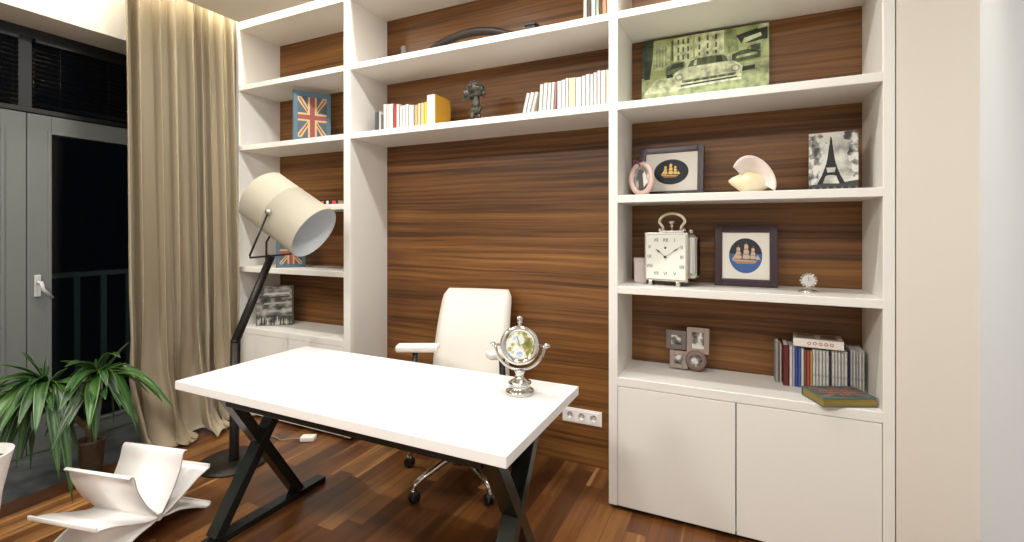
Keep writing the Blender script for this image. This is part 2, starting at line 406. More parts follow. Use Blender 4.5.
# ------------------------------------------------------------------ desk
DX0, DX1, DY0, DY1, DZ = -2.162, -.594, 1.209, 1.882, .713
t = thing('desk', 'white topped desk on crossed black steel legs in the middle of the room', 'desk', ((DX0+DX1)/2, (DY0+DY1)/2, 0))
hx, hy = (DX1-DX0)/2, (DY1-DY0)/2
MB().box((-hx, -hy, DZ-.035), (hx, hy, DZ), DESKW, .002).build('tabletop', t)
for sx, nx in ((-1, 'left'), (1, 'right')):
    x = sx*(hx-.125); zt = DZ-.035
    yf, yb = -.30, .25
    lg = MB()
    lg.bar((x, -.228, zt), (x, .175, .03), .045, .065, STEEL, up=(1, 0, 0), bev=.002)
    o1 = lg.build('leg', t)
    lg = MB(); lg.bar((x+.002, .175, zt-.001), (x+.002, -.25, .031), .041, .065, STEEL, up=(1, 0, 0), bev=.002); lg.build('leg', t)
    MB().box((x-.03, -.42, 0), (x+.03, .335, .028), STEEL, .002).build('foot_bar', t)
    MB().box((x-.03, -.25, zt-.022), (x+.03, yb, zt), STEEL, .002).build('top_bar', t)
MB().box((-hx+.15, -.215, DZ-.125), (hx-.15, -.185, DZ-.035), STEEL, .002).build('cross_beam', t)
MB().box((-hx+.15, .14, DZ-.092), (hx-.15, .18, DZ-.035), STEEL, .002).build('cross_beam', t)

# ------------------------------------------------------------------ office chair
t = thing('office_chair', 'white leather office chair on chrome star base behind the desk', 'chair', (-1.385, 2.235, 0), math.radians(12))
a0 = math.radians(-103-12)
MB().lathe([(.012, .075), (.042, .08), (.045, .115), (.03, .135), (.026, .28), (.02, .285), (.02, .40)], CHROME, 24).build('gas_lift', t)
for k in range(5):
    a = a0+k*2*PI/5; c, s_ = math.cos(a), math.sin(a)
    P = lambda r, z: (r*c, r*s_, z)
    MB().tube([P(.03, .125), P(.10, .128), (P(.20, .112)), P(.285, .098), P(.308, .088), P(.316, .06)], [.020, .018, .016, .014, .013, .011], CHROME, 12).build('base_leg', t)
    cs = MB(); q = V(P(.318, .0275)); ax = V((-s_, c, 0))
    for sg in (-1, 1):
        Mx = Matrix.Translation(q+ax*sg*.013) @ ax.to_track_quat('Z', 'Y').to_matrix().to_4x4()
        cs.lathe([(.008, -.008), (.024, -.008), (.027, -.005), (.027, .005), (.024, .008), (.008, .008)], BLACK, 20, Mx)
    cs.tube([q+V((0, 0, .0)), q+V((0, 0, .05))], .008, CHROME, 10)
    cs.box((-.016, -.010, .004), (.016, .010, .036), CHROME, .006, Matrix.Translation(q) @ RZ(a))
    cs.build('caster', t)
sm = MB().box((-.245, -.25, .43), (.245, .22, .53), LEATH, .045, seg=4); sub(sm.build('seat', t), 1)
MB().box((-.12, -.12, .39), (.12, .12, .435), BLACK, .01).build('seat_mechanism', t)
# backrest : gently curved padded slab
def backrest():
    rows_f = []; nz, nx = 14, 12; m = MB()
    def pt(u, v, d):
        z = .47+.52*v; wd = (.238-.020*v)*(1 if v < .9 else (1-.0*(v-.9)))
        # rounded top corners
        cor = 0
        x = (2*u-1)*wd; y = .185+.16*v**1.3-.03*math.sin(PI*v*.9)-.035*(1-(2*u-1)**2)*-1*.6
        return V((x, y+d, z))
    R = .05; grid_f, grid_b = [], []
    for j in range(nz+1):
        v = j/nz; f, b = [], []
        for i in range(nx+1):
            u = i/nx
            eu = min(u, 1-u)*.44; ev = min(v, 1-v)*.52
            q = 1-max(0, 1-eu/.035)**2; q2 = 1-max(0, 1-ev/.035)**2; th = .034*math.sqrt(max(.0, q*q2))
            uu = u
            if v > .86:
                kk = (v-.86)/.14; uu = .5+(u-.5)*(1-.12*(1-math.sqrt(max(0, 1-kk**2))))
            f.append(pt(uu, v, -th)); b.append(pt(uu, v, th+.004))
        grid_f.append(f); grid_b.append(b)
    m.grid(grid_f, LEATH); m.grid(grid_b, LEATH)
    bmesh.ops.remove_doubles(m.bm, verts=m.bm.verts, dist=.0001)
    bs = [e for e in m.bm.edges if e.is_boundary]
    try: bmesh.ops.bridge_loops(m.bm, edges=bs)
    except Exception: pass
    for f in m.bm.faces: f.smooth = True
    return m
backrest().build('backrest', t)
MB().tube([(0, .10, .42), (0, .24, .42), (0, .30, .50), (0, .31, .62)], .022, BLACK, 10).build('back_support', t)
for sg in (-1, 1):
    ar = MB(); x = sg*.255
    ar.tube([(sg*.15, -.02, .44), (x*.98, -.02, .45), (x, -.025, .50), (x*.97, -.03, .685)], [.014, .016, .018, .016], BLACK, 10).build('arm_post', t)
    # pad swivelled across
    p = MB().box((-.118, -.042, -.018), (.118, .042, .020), LEATH, .016, seg=4, M=T(x+(.022 if sg < 0 else .03), -.03, .700) @ RZ(math.radians(14 if sg < 0 else 35)))
    p.build('arm_pad', t)

# ------------------------------------------------------------------ floor lamp
t = thing('floor_lamp', 'dark floor lamp with big off-white drum shade tilted down beside the curtain', 'lamp', (-2.659, 1.809, 0))
O = V((-2.659, 1.809, 0)); W = lambda p: V(p)-O
MB().lathe([(.0, 0), (.183, 0), (.186, .004), (.184, .012), (.03, .016), (.0, .016)], LAMPM, 48, cap=False).build('base', t)
el = W((-2.651, 1.813, .706)); top = W((-2.462, 1.903, 1.202))
MB().tube([(0, 0, .012), (0, 0, .03), el], [.028, .026, .026], LAMPM, 20).build('pole', t)
ar = MB().tube([el-V((.0, 0, .02)), el+(top-el)*.02, top], [.024, .024, .021], LAMPM, 20)
ar.ball(el, .028, LAMPM, (1, 1, .7)); ar.build('arm', t)
pax = V((.32, -.948, 0)).normalized(); kf = V((.948, .32, 0))
Np = top+pax*.198; Fp = top-pax*.198; Pn = top+pax*.172+kf*.097+V((0, 0, .25)); Pf = top-pax*.172+kf*.097+V((0, 0, .25))
MB().tube([Pn, Np+(Pn-Np)*.05, Np-pax*.012, Fp+pax*.012, Fp+(Pf-Fp)*.05, Pf], .0055, LAMPM, 10).build('yoke', t)
C0 = (Pn+Pf)/2; A = V((.815, .20, -.545)).normalized()
Q = A.to_track_quat('Z', 'Y').to_matrix().to_4x4(); Q.translation = C0
sh = MB().lathe([(0, -.202), (.12, -.202), (.150, -.198), (.160, -.186), (.1605, -.03), (.1622, -.028), (.1622, -.018), (.1605, -.016), (.164, .207), (.1645, .212), (.162, .214)], SHADE, 64, Q, cap=False)
sh.lathe([(.162, .214), (.160, .207), (.156, -.175), (.13, -.19), (0, -.19)], SHADEIN, 64, Q, cap=False)
sh.build('lamp_shade', t)
sk = MB().lathe([(.02, -.196), (.022, -.12), (.018, -.11)], WPLAST, 20, Q); sk.ball((0, 0, -.07), .032, mat('frosted_bulb', 'f1efe9', .3), (1, 1, 1.2), M=Q); sk.build('bulb', t)
for P_ in (Pn, Pf):
    sg = 1 if P_ is Pn else -1
    Mx = (pax*sg).to_track_quat('Z', 'Y').to_matrix().to_4x4(); Mx.translation = P_
    MB().lathe([(.0, -.014), (.012, -.014), (.016, -.004), (.016, .006), (.012, .012), (0, .013)], NICKEL, 20, Mx, cap=False).build('pivot_knob', t)
cb = top-kf*.015
MB().tube([top-(top-el)*.08+V((-.02, 0, 0)), top+V((-.03, -.01, .02)), top+V((-.03, -.01, .08)), top+V((.0, 0, .13)), top+V((.03, .01, .11))], .006, BLACK, 8).build('power_cord', t)

# ------------------------------------------------------------------ magazine rack (extruded profile)
e = V((-.977, -.211, 0)).normalized(); w = V((.211, -.977, 0)).normalized()
t0 = V((-2.351, 1.476, 0)); LR = .355; half = .26
ctr = t0+w*half+e*(LR/2)
t = thing('magazine_rack', 'white plastic magazine rack of curved vanes on the floor in front of the plant', 'magazine rack', tuple(ctr))
def vane(pts, name, n=26, th=.007):
    # pts: profile (s, z) with s measured from the middle; smooth with Catmull-Rom
    P_ = [V((p[0], p[1], 0)) for p in pts]; Q_ = []
    ext = [P_[0]*2-P_[1]]+P_+[P_[-1]*2-P_[-2]]
    for i in range(1, len(ext)-2):
        for k in range(8):
            u = k/8; p0, p1, p2, p3 = ext[i-1:i+3]
            Q_.append(.5*((2*p1)+(p2-p0)*u+(2*p0-5*p1+4*p2-p3)*u*u+(3*p1-p0-3*p2+p3)*u**3))
    Q_.append(P_[-1])
    rows = [[w*q.x+V((0, 0, q.y))+e*(s_*LR/2) for s_ in (-1, 1)] for q in Q_]
    o = MB().grid(rows, WPLAST).build(name, t); solid(o, th); return o
for sg in (-1, 1):
    f = lambda L_: [(sg*a, b) for a, b in L_]
    vane(f([(.006, .105), (.028, .135), (.062, .185), (.098, .262), (.112, .318), (.122, .334), (.134, .331)]), 'upper_vane')
    vane(f([(.006, .098), (.05, .108), (.12, .138), (.19, .172), (.24, .188), (.255, .190), (.258, .198), (.258, .208)]), 'middle_vane')
    vane(f([(.004, .098), (.04, .088), (.10, .076), (.17, .045), (.225, .014), (.25, .006), (.262, .012), (.264, .022)]), 'foot_vane')
m = MB().tube([e*(-LR/2)+V((0, 0, .1)), e*(LR/2)+V((0, 0, .1))], .016, WPLAST, 16); m.build('spine_rod', t)

# ------------------------------------------------------------------ plants
def leaf_mat():
    m = bpy.data.materials.new('dracaena_leaf'); m.use_nodes = True; nt = m.node_tree; b = nt.nodes['Principled BSDF']; L = nt.links.new
    at = N(nt, 'ShaderNodeAttribute', attribute_name='across'); oi = N(nt, 'ShaderNodeAttribute', attribute_name='tint')
    c1 = ramp(nt, at.outputs['Fac'], [(0, '3d6230'), (.3, '33562a'), (.55, '234220'), (.85, '264623'), (1, '5c7740')])
    mx = N(nt, 'ShaderNodeMix', data_type='RGBA', blend_type='MULTIPLY'); mx.inputs[0].default_value = 1
    L(c1, mx.inputs[6]); L(ramp(nt, oi.outputs['Fac'], [(0, (.45, .55, .42)), (.6, (1, 1, .9)), (1, (1.6, 1.55, 1.1))]), mx.inputs[7])
    L(mx.outputs[2], b.inputs['Base Color']); b.inputs['Roughness'].default_value = .38
    return m
LEAF = leaf_mat()
RIGHT = V((.39, .92, 0)); TOWARD = V((.92, -.39, .22)); UPV = V((0, 0, 1))
def arcs(c, spec, seed, extra=0, reach=.30):
    """leaves that rise from the crown c and bow over to their tips: (right, up, toward, hump, half width, tint)"""
    random.seed(seed); c = V(c); out = []
    for r, u, tw, hp, wd_, ti in spec: out.append((c+V((random.uniform(-.012, .012), random.uniform(-.012, .012), random.uniform(-.05, .03))), RIGHT*r+UPV*u+TOWARD*tw, hp, wd_, ti))
    for k in range(extra):
        a = 2*PI*k/extra+random.uniform(-.3, .3)
        if math.sin(a)*reach > .12: a = -a
        q = reach*random.uniform(.6, 1.1)
        out.append((c+V((0, 0, random.uniform(-.09, .03))), V((q*math.cos(a), q*math.sin(a), random.uniform(-.26, .14))), random.uniform(.06, .12), random.uniform(.018, .025), random.uniform(.0, .45)))
    return out
def fronds(name, parent, leaves):
    bm = bmesh.new(); la = bm.verts.layers.float.new('across'); lt = bm.verts.layers.float.new('tint')
    for root, tip, hp, wd_, tint in leaves:
        n = 14; pts = []
        for i in range(n+1):
            u = i/n; b_ = u-.12*math.sin(PI*u)*(1 if tip.z < -.05 else 0)
            p = root+V((tip.x*u, tip.y*u, tip.z*(u**1.6 if tip.z < 0 else u)))+UPV*hp*.62*math.sin(PI*u**.85)
            pts.append(p)
        roll = random.uniform(-.4, .4); rows = []
        for i in range(n+1):
            u = i/n; d = (pts[min(n, i+1)]-pts[max(0, i-1)]).normalized(); side = d.cross(UPV)
            if side.length < .15: side = V((tip.y, -tip.x, 0))
            side.normalize(); side = (side*math.cos(roll)+d.cross(side)*math.sin(roll)).normalized(); nrm = side.cross(d).normalized()
            wv = wd_*(.40+.60*min(1, u/.28))*(1 if u < .5 else max(.03, 1-((u-.5)/.5)**2.0)); r = []
            for q in (-1, -.5, 0, .5, 1):
                v = bm.verts.new(pts[i]+side*wv*q+nrm*(wv*(.40*q*q+.10*q*math.sin(u*11+tint*20)))); v[la] = abs(q); v[lt] = tint; r.append(v)
            rows.append(r)
        for A_, B_ in zip(rows, rows[1:]):
            for k in range(4):
                f = bm.faces.new((A_[k], A_[k+1], B_[k+1], B_[k])); f.smooth = True
    me = bpy.data.meshes.new(name); bm.to_mesh(me); bm.free(); me.materials.append(LEAF)
    o = bpy.data.objects.new(name, me); COL.objects.link(o); o.parent = parent; solid(o, .0012); return o
POT = noise_mat('brown_pot_glaze', [(.3, '3a2d21'), (.7, '54432f')], 30, 3, .6)
SOIL = noise_mat('potting_soil', [(.3, '1d140d'), (.7, '3a2a1c')], 60, 4, .95)
BARK = noise_mat('dracaena_bark', [(.3, '5a4b36'), (.7, '7a6748')], 40, 3, .85, (1, 1, 4))
t = thing('dracaena_plant', 'bushy green dracaena in a brown pot on the stone sill by the balcony door', 'plant', (-3.22, 1.37, 0))
MB().lathe([(0, 0), (.045, 0), (.048, .01), (.060, .185), (.064, .19), (.064, .205), (.056, .205), (.054, .18), (0, .18)], POT, 32, cap=False).build('pot', t)
MB().lathe([(0, .18), (.055, .185), (0, .192)], SOIL, 24, cap=False).build('soil', t)
h1 = V((-.115, -.15, .51)); h2 = V((.045, .01, .53))
tr = MB().tube([(0, 0, .18), (-.01, -.01, .28), (.015, .02, .42), h2], [.018, .018, .016, .013], BARK, 10).tube([(-.005, -.005, .25), (-.06, -.07, .36), (-.11, -.13, .44), h1], [.014, .014, .013, .011], BARK, 10)
tr.build('trunk', t)
k_ = 1/185
def px(L_): return [(a/240, -b*k_, tw, hp, wd_, ti) for a, b, tw, hp, wd_, ti in L_]
sp2 = px([(32, -38, .05, .02, .020, .55), (-3, -30, .05, .0, .018, .55), (27, -18, .12, .03, .020, .5), (44, 3, .24, .05, .022, .95), (74, 40, .30, .13, .024, .85), (64, 36, .24, .13, .024, .45), (36, 58, .24, .17, .024, .8),
          (-9, 44, .30, .10, .030, 1.0), (-22, 10, .28, .07, .024, .7), (-36, -20, .10, .03, .022, .65), (-19, -25, .0, .03, .026, .6), (-36, 28, .26, .11, .026, .6), (9, -22, .10, .02, .020, .6), (20, 30, .2, .13, .024, .3), (52, 20, .16, .10, .022, .3), (-2, 62, .20, .14, .026, .35), (14, 48, .0, .15, .024, .2), (-28, 50, .12, .12, .024, .3)])
sp1 = px([(-23, -37, .05, .02, .024, .6), (-46, -26, .06, .04, .024, .6), (-46, -6, .12, .06, .022, .55), (-58, -14, .0, .07, .020, .4), (-54, 50, .25, .14, .024, 1.0), (-40, 72, .20, .17, .024, .5), (-24, 70, .22, .16, .024, .55), (-52, 14, .05, .10, .022, .3), (2, -40, .0, .0, .024, .55),
          (16, 78, .30, .18, .026, .7), (24, 102, .34, .2, .024, .55), (-6, 40, .30, .13, .024, .8), (25, 20, .25, .08, .024, .75), (18, -22, .1, .03, .022, .6), (-34, 28, .28, .11, .024, .75), (-10, 74, .1, .15, .024, .25), (-60, 34, -.1, .12, .022, .3), (34, 2, .22, .06, .026, .85), (6, 58, .05, .14, .026, .2)])
fronds('foliage', t, arcs(h2, sp2, 3, 24, .27)); fronds('foliage', t, arcs(h1, sp1, 5, 24, .28))
# white planter cut by the left frame edge
t = thing('planter', 'white tapered planter at the left edge beside the magazine rack', 'planter', (-2.79, .80, 0))
MB().lathe([(0, 0), (.055, 0), (.06, .008), (.066, .12), (.08, .27), (.104, .39), (.114, .436), (.116, .444), (.110, .444), (.100, .40), (0, .40)], WPLAST, 40, cap=False).build('pot', t)
MB().lathe([(0, .40), (.099, .405), (0, .415)], SOIL, 24, cap=False).build('soil', t)
MB().tube([(0, 0, .40), (.005, 0, .58), (0, 0, .70)], [.012, .012, .010], BARK, 10).build('trunk', t)
random.seed(4)
fronds('foliage', t, arcs(V((-.02, 0, .68)), [(-.15, .10, .1, .03, .02, .4), (.09, .06, .02, .03, .016, .4), (.05, -.12, .06, .08, .018, .3), (-.06, .2, .03, .0, .02, .5), (-.16, -.1, .1, .1, .02, .3), (.08, -.16, .10, .06, .02, .8)], 9))

# power adaptor on the floor
t = thing('power_adaptor', 'small white power adaptor lying on the floor under the desk', 'adaptor', (-2.50, 2.20, 0), .5)
MB().box((-.045, -.028, 0), (.045, .028, .03), WPLAST, .008, seg=3).build('body', t)
MB().tube([(-.045, 0, .014), (-.10, .02, .006), (-.17, 0, .005), (-.24, .06, .005), (-.32, .06, .005)], .003, mat('grey_cable', '8f8a82', .5), 8).build('cable', t)

# ------------------------------------------------------------------ table clock on the desk
t = thing('gimbal_clock', 'polished nickel gimbal clock standing on the right end of the desk', 'clock', (-.779, 1.705, DZ), math.radians(20))
MB().lathe([(0, 0), (.054, 0), (.057, .006), (.054, .016), (.040, .022), (.036, .030), (.045, .036), (.046, .044), (.034, .052), (.020, .060), (.015, .075), (.021, .084), (.021, .09), (.012, .095), (0, .095)], CHROME, 40, cap=False).build('base', t)
zc = .188; Rg = .096
MB().tube([(Rg*math.cos(a), 0, zc+Rg*math.sin(a)) for a in [PI+(PI)*k/28 for k in range(29)]], .0062, NICKEL, 10).build('yoke', t)
for sg in (-1, 1):
    Mx = T(sg*Rg, 0, zc) @ RY(sg*PI/2)
    MB().lathe([(0, -.026), (.005, -.026), (.005, 0), (.010, .002), (.011, .012), (.007, .017), (.008, .02), (0, .024)], NICKEL, 18, Mx, cap=False).build('pivot_screw', t)
TL = T(0, 0, zc) @ RX(math.radians(-6))
cs = MB().lathe([(0, -.040), (.040, -.038), (.066, -.022), (.075, -.006), (.078, .004), (.076, .014), (.070, .018), (.060, .017), (.054, .010)], CHROME, 48, TL @ RX(PI/2), cap=False); case = cs.build('case', t)
f = MB().lathe([(0, .010), (.055, .010)], noise_mat('globe_dial_map', [(.36, '6f7038'), (.45, '9a9450'), (.50, 'd4d3b4'), (.56, 'dfe5e4'), (.64, '93abd2')], 22, 3, .35), 48, TL @ RX(PI/2), cap=False)
f.build('dial', case)
hd = MB().bar(TL @ V((0, -.0125, 0)), TL @ V((-.010, -.0125, .036)), .003, .0008, BLACK).bar(TL @ V((0, -.0125, 0)), TL @ V((.026, -.0125, .012)), .003, .0008, BLACK); hd.build('hands', case)
kn = MB().lathe([(.009, .073), (.007, .084), (.011, .088), (.012, .092), (.008, .096), (.012, .102), (.013, .107), (.009, .112), (.003, .115), (0, .1155)], NICKEL, 20, TL, cap=False); kn.build('crown_knob', t)

# ------------------------------------------------------------------ union jack drawing (in unit square, colours by material)
UB = mat('flag_slate_blue', '4f5a60', .6); UR = mat('flag_faded_red', '8f4a45', .6); UC = mat('flag_cream', 'c9ad7c', .6); UEDGE = mat('flag_border_blue', '526f82', .6)
def flag(m, M, W_, H_, z=.0006, pal=None):
    UB, UR, UC = pal or FLAGPAL
    hw_, hh = W_/2, H_/2
    def strip(a, b, wid, mt, zz):
        a = V((*a, 0)); b = V((*b, 0)); d = (b-a).normalized(); n = V((-d.y, d.x, 0))*wid/2
        m.poly([V((p.x, p.y, zz)) for p in (a+n, a-n, b-n, b+n)], mt, M)
    m.poly([(-hw_, -hh, z), (hw_, -hh, z), (hw_, hh, z), (-hw_, hh, z)], UB, M)
    k = min(W_, H_)
    for sx in (-1, 1):
        for sy in (-1, 1):
            c_, o_ = (sx*hw_*.98, sy*hh*.98), (sx*hw_*.13, sy*hh*.13)
            # diagonals cut square to the flag edge
            wd_ = k*.13
            m.poly([(c_[0], c_[1]-sy*wd_, z*2), (c_[0], c_[1], z*2), (c_[0]-sx*wd_, c_[1], z*2), (o_[0]-sx*wd_*.3, o_[1]+sy*wd_*.2, z*2), (o_[0]+sx*wd_*.3, o_[1]-sy*wd_*.2, z*2)][::(1 if sx*sy > 0 else -1)], UC, M)
            strip((c_[0]-sx*wd_*.35, c_[1]-sy*wd_*.35), (o_[0], o_[1]), k*.05, UR, z*3)
    for wd_, mt, zz in ((k*.30, UC, z*4), (k*.17, UR, z*5)):
        m.poly([(-hw_*.98, -wd_/2, zz), (hw_*.98, -wd_/2, zz), (hw_*.98, wd_/2, zz), (-hw_*.98, wd_/2, zz)], mt, M)
        m.poly([(-wd_/2, -hh*.98, zz+z*.3), (wd_/2, -hh*.98, zz+z*.3), (wd_/2, hh*.98, zz+z*.3), (-wd_/2, hh*.98, zz+z*.3)], mt, M)
FLAGPAL = (UB, UR, UC)
def flag_book(label, loc, rz, w_, h_, d_, pages):
    """standing: local x = width 0..w, y = depth 0..d behind the face, z = height; spine on the left"""
    t = thing('book', label, 'book', loc, rz, group='books with a union flag cover')
    c = MB(); th = .004
    c.box((0, 0, 0), (w_, th, h_), UEDGE, .001).box((0, d_-th, 0), (w_, d_, h_), UEDGE, .001)
    c.box((0, 0, 0), (th, d_, h_), UEDGE, .001)
    M = FRONT(w_/2, 0, h_/2)
    flag(c, M, w_*.78, h_*.80)
    c.build('cover', t)
    MB().box((th, th, .004), (w_-.006, d_-th, h_-.004), pages).build('pages', t)
    return t
flag_book('slate blue book with union flag cover, standing alone on the second shelf from the top', (-2.83, 2.36, SB), math.radians(54.8), .25, .367, .05, PAGES)
flag_book('smaller union flag book standing behind the lamp shade', (-2.965, 2.33, SD), math.radians(54), .19, .215, .045, PAGES)
# lying flag book overhanging the shelf edge
F_ = V((.306, 2.262, SE)); R_ = V((.503, 2.352, SE)); ang = math.atan2(R_.y-F_.y, R_.x-F_.x)
t = thing('book', 'thick union flag book with ochre pages lying over the lowest shelf edge', 'book', tuple(F_), ang, group='books with a union flag cover')
w_, d_, h_ = .217, .150, .038; c = MB(); th = .004
BT = mat('teal_cover_edge', '4f6464', .55)
c.box((0, 0, 0), (w_, d_, th), BT, .001).box((0, 0, h_-th), (w_, d_, h_), BT, .001).box((0, d_-th, 0), (w_, d_, h_), BT, .001)
flag(c, T(w_/2, d_/2, h_), w_*.86, d_*.80, .0004, (mat('flag_dull_slate', '4a5152', .5), mat('flag_dull_red', '7d4a42', .5), mat('flag_dull_tan', '8f7660', .5))); c.build('cover', t)
MB().box((.004, .005, th), (w_-.004, d_-th, h_-th), OCHREP).build('pages', t)

# ------------------------------------------------------------------ plain spines
BK = {}
def spine_mat(col, marks=False):
    key = 'spine_'+col+('_m' if marks else '')
    if not marks: return mat(key, col, .5)
    base = hexc(col); dk = tuple(x*.68 for x in base)
    return noise_mat(key, [(.50, base), (.66, dk)], 30, 2, .5, (8, 1, 1.4))
def book(label, cat, x, y, z, w_, h_, d_, col, group, lean=0., pages='cfc8ba', marks=False, rz=0., name='book'):
    """local: x thickness 0..w, y depth, z height; lean tilts to the right"""
    cc = tuple(int(col[i:i+2], 16) for i in (0, 2, 4)); col = ''.join('%02x' % int(v*.93) for v in cc); cm = spine_mat(col, marks); pm = mat('paper_'+pages, pages, .8); th = min(.0022, w_*.22)
    m = MB()
    m.box((0, 0, 0), (th, d_, h_), cm).box((w_-th, 0, 0), (w_, d_, h_), cm).box((0, 0, 0), (w_, th, h_), cm, .0006, seg=1)
    m.box((th, th, .002), (w_-th, d_-.003, h_-.003), pm)
    o = m.build(name); place(o, (x, y, z), rot=(0, lean, rz)); return tag(o, label, cat, group)
ORD = ['first', 'second', 'third', 'fourth', 'fifth', 'sixth', 'seventh', 'eighth', 'ninth', 'tenth', 'eleventh', 'twelfth', 'thirteenth', 'fourteenth', 'fifteenth', 'sixteenth', 'seventeenth', 'eighteenth', 'nineteenth', 'twentieth', 'twenty-first', 'twenty-second', 'twenty-third', 'twenty-fourth', 'twenty-fifth', 'twenty-sixth', 'twenty-seventh']+['twenty-'+q for q in ('eighth','ninth')]+['thirtieth']+['thirty-'+q for q in ('first','second','third','fourth','fifth','sixth')]
Yb_ = 2.42
# left-hand row on the lower bridging shelf: (x0, x1, height, colour, word)
L_ROW = [(-2.144, -2.112, .150, '4b4b4d', 'short dark grey'), (-2.110, -2.096, .150, 'e4e2dd', 'short white'), (-2.094, -2.078, .128, '6a6c6c', 'short mid grey'),
         (-2.074, -2.050, .192, 'ece9e2', 'tall white'), (-2.049, -2.030, .190, 'ded9cd', 'tall off-white'), (-2.029, -1.997, .188, 'efe3dd', 'tall pinkish white'), (-1.994, -1.972, .183, 'b23a36', 'tall red'), (-1.970, -1.947, .180, 'e9e0dc', 'pale rose'),
         (-1.941, -1.921, .163, 'edebe6', 'white'), (-1.920, -1.899, .168, 'e4e4e0', 'cool white'), (-1.898, -1.874, .172, 'efece5', 'warm white'), (-1.870, -1.834, .163, 'e3e6e4', 'broad white'),
         (-1.826, -1.803, .160, 'd7b77c', 'tan'), (-1.802, -1.781, .166, 'dcc6a4', 'cream'), (-1.778, -1.756, .168, 'e3cf95', 'straw coloured'), (-1.755, -1.729, .170, 'e3c83c', 'bright yellow')]
for i, (x0, x1, h_, c_, wd_) in enumerate(L_ROW):
    book(f'{wd_} book, {ORD[i]} from the left in the left row on the bridging shelf', 'book', x0, Yb_, SB, x1-x0, h_, .15, c_, 'books in the left row on the bridging shelf')
# thick white and mustard folder
t = thing('book', 'thick book with white spine and mustard cover ending the left row on the bridging shelf', 'book', (-1.722, 2.405, SB), 0)
MUST = mat('mustard_cover', 'c2912f', .5); m = MB()
m.box((0, 0, 0), (.055, .004, .205), mat('spine_efece6', 'efece6', .5), .001); m.build('spine', t)
MB().box((.055, 0, 0), (.060, .17, .205), MUST, .001).box((0, .004, 0), (.003, .17, .205), MUST).build('cover', t)
MB().box((.003, .004, .003), (.055, .165, .200), PAGES).build('pages', t)
# right-hand row, first ones lean
R_ROW = [(-1.096, .018, .142, 'f0eeea', .24, 'leaning white'), (-1.073, .022, .142, 'e6e8ec', .24, 'leaning bluish white'), (-1.047, .020, .142, 'd9cfbf', .24, 'leaning cream'),
         (-.996, .020, .178, 'efe9dc', .075, 'tall ivory'), (-.973, .022, .182, 'f1efe8', .075, 'tall white'), (-.948, .020, .180, 'e7e6dc', .07, 'tall pale grey'), (-.924, .016, .180, 'f0ede6', .06, 'slim warm white'),
         (-.9045, .010, .180, 'b98f86', .05, 'thin dusty red'), (-.884, .022, .182, 'edebe8', 0, 'white'), (-.861, .024, .186, 'e9e2e0', 0, 'rosy white'), (-.836, .014, .192, 'e9e7e4', 0, 'slim white'), (-.821, .040, .190, 'e5d8b4', 0, 'broad cream'),
         (-.780, .032, .188, 'e3e2e4', 0, 'broad pale grey'), (-.747, .020, .192, 'ece9e7', 0, 'upright white'), (-.726, .022, .197, 'e6e3e4', 0, 'pale lilac'), (-.703, .018, .195, 'dcdad8', 0, 'light grey'),
         (-.684, .018, .200, 'ede7e2', 0, 'warm white'), (-.665, .018, .207, 'e8d9d0', 0, 'blush'), (-.646, .026, .205, 'ece8e4', 0, 'broad white'), (-.619, .024, .205, 'e2c9bb', 0, 'peach')]
for i, (x0, w_, h_, c_, ln, wd_) in enumerate(R_ROW):
    book(f'{wd_} book, {ORD[i]} from the left in the right row on the bridging shelf', 'book', x0, Yb_, SB, w_, h_, .15, c_, 'books in the right row on the bridging shelf', lean=ln)
# top shelf books by the right bookcase
T_ROW = [(-.738, .018, .24, 'e8e4d2', 'white'), (-.718, .020, .25, '5d5249', 'dark brown'), (-.696, .022, .25, 'e9ece4', 'broad white'), (-.672, .018, .24, 'a9b89f', 'sage green'), (-.652, .012, .25, '6a4a34', 'thin dark'), (-.638, .022, .245, 'd59072', 'orange'), (-.614, .014, .24, 'e5cf9d', 'pale yellow'), (-.598, .018, .25, 'c9735a', 'brick red')]
for i, (x0, w_, h_, c_, wd_) in enumerate(T_ROW):
    book(f'{wd_} book, {ORD[i]} from the left on the upper bridging shelf', 'book', x0, Yb_, SA, w_, h_, .16, c_, 'books on the upper bridging shelf')

# ------------------------------------------------------------------ upper bridging shelf curios
HORN = mat('dark_polished_horn', '1d120c', .5); HORNE = mat('horn_amber', '7a5426', .35)
pts = []; rr = []
for k in range(25):
    u = k/24; x = -1.86+.80*u; zz = SA+.024+.128*math.sin(PI*min(1, u*1.02))**.9
    pts.append((x, 2.47+.03*math.sin(PI*u), zz)); rr.append(.006+.020*math.sin(PI*(.12+.80*u))**1.0*(1 if u > .1 else .5+5*u))
o = MB().tube(pts, rr, HORN, 14).build('carved_horn'); tag(o, 'long dark curved horn lying arched on the upper bridging shelf', 'ornament')
GREY = mat('grey_stone', '6f6c68', .7)
o = MB().lathe([(0, 0), (.035, 0), (.034, .01), (.018, .07), (.014, .09), (.020, .10), (.010, .115), (0, .118)], GREY, 20, cap=False).build('stone_figurine'); place(o, (-1.935, 2.45, SA)); tag(o, 'small grey pointed figurine at the left end of the upper bridging shelf', 'ornament')
o = MB().box((-.03, -.025, 0), (.03, .025, .075), HORN, .004).box((-.035, -.03, .075), (.035, .03, .09), HORN, .003).build('wooden_block'); place(o, (-1.045, 2.45, SA)); tag(o, 'small dark wooden block right of the curved horn', 'ornament')

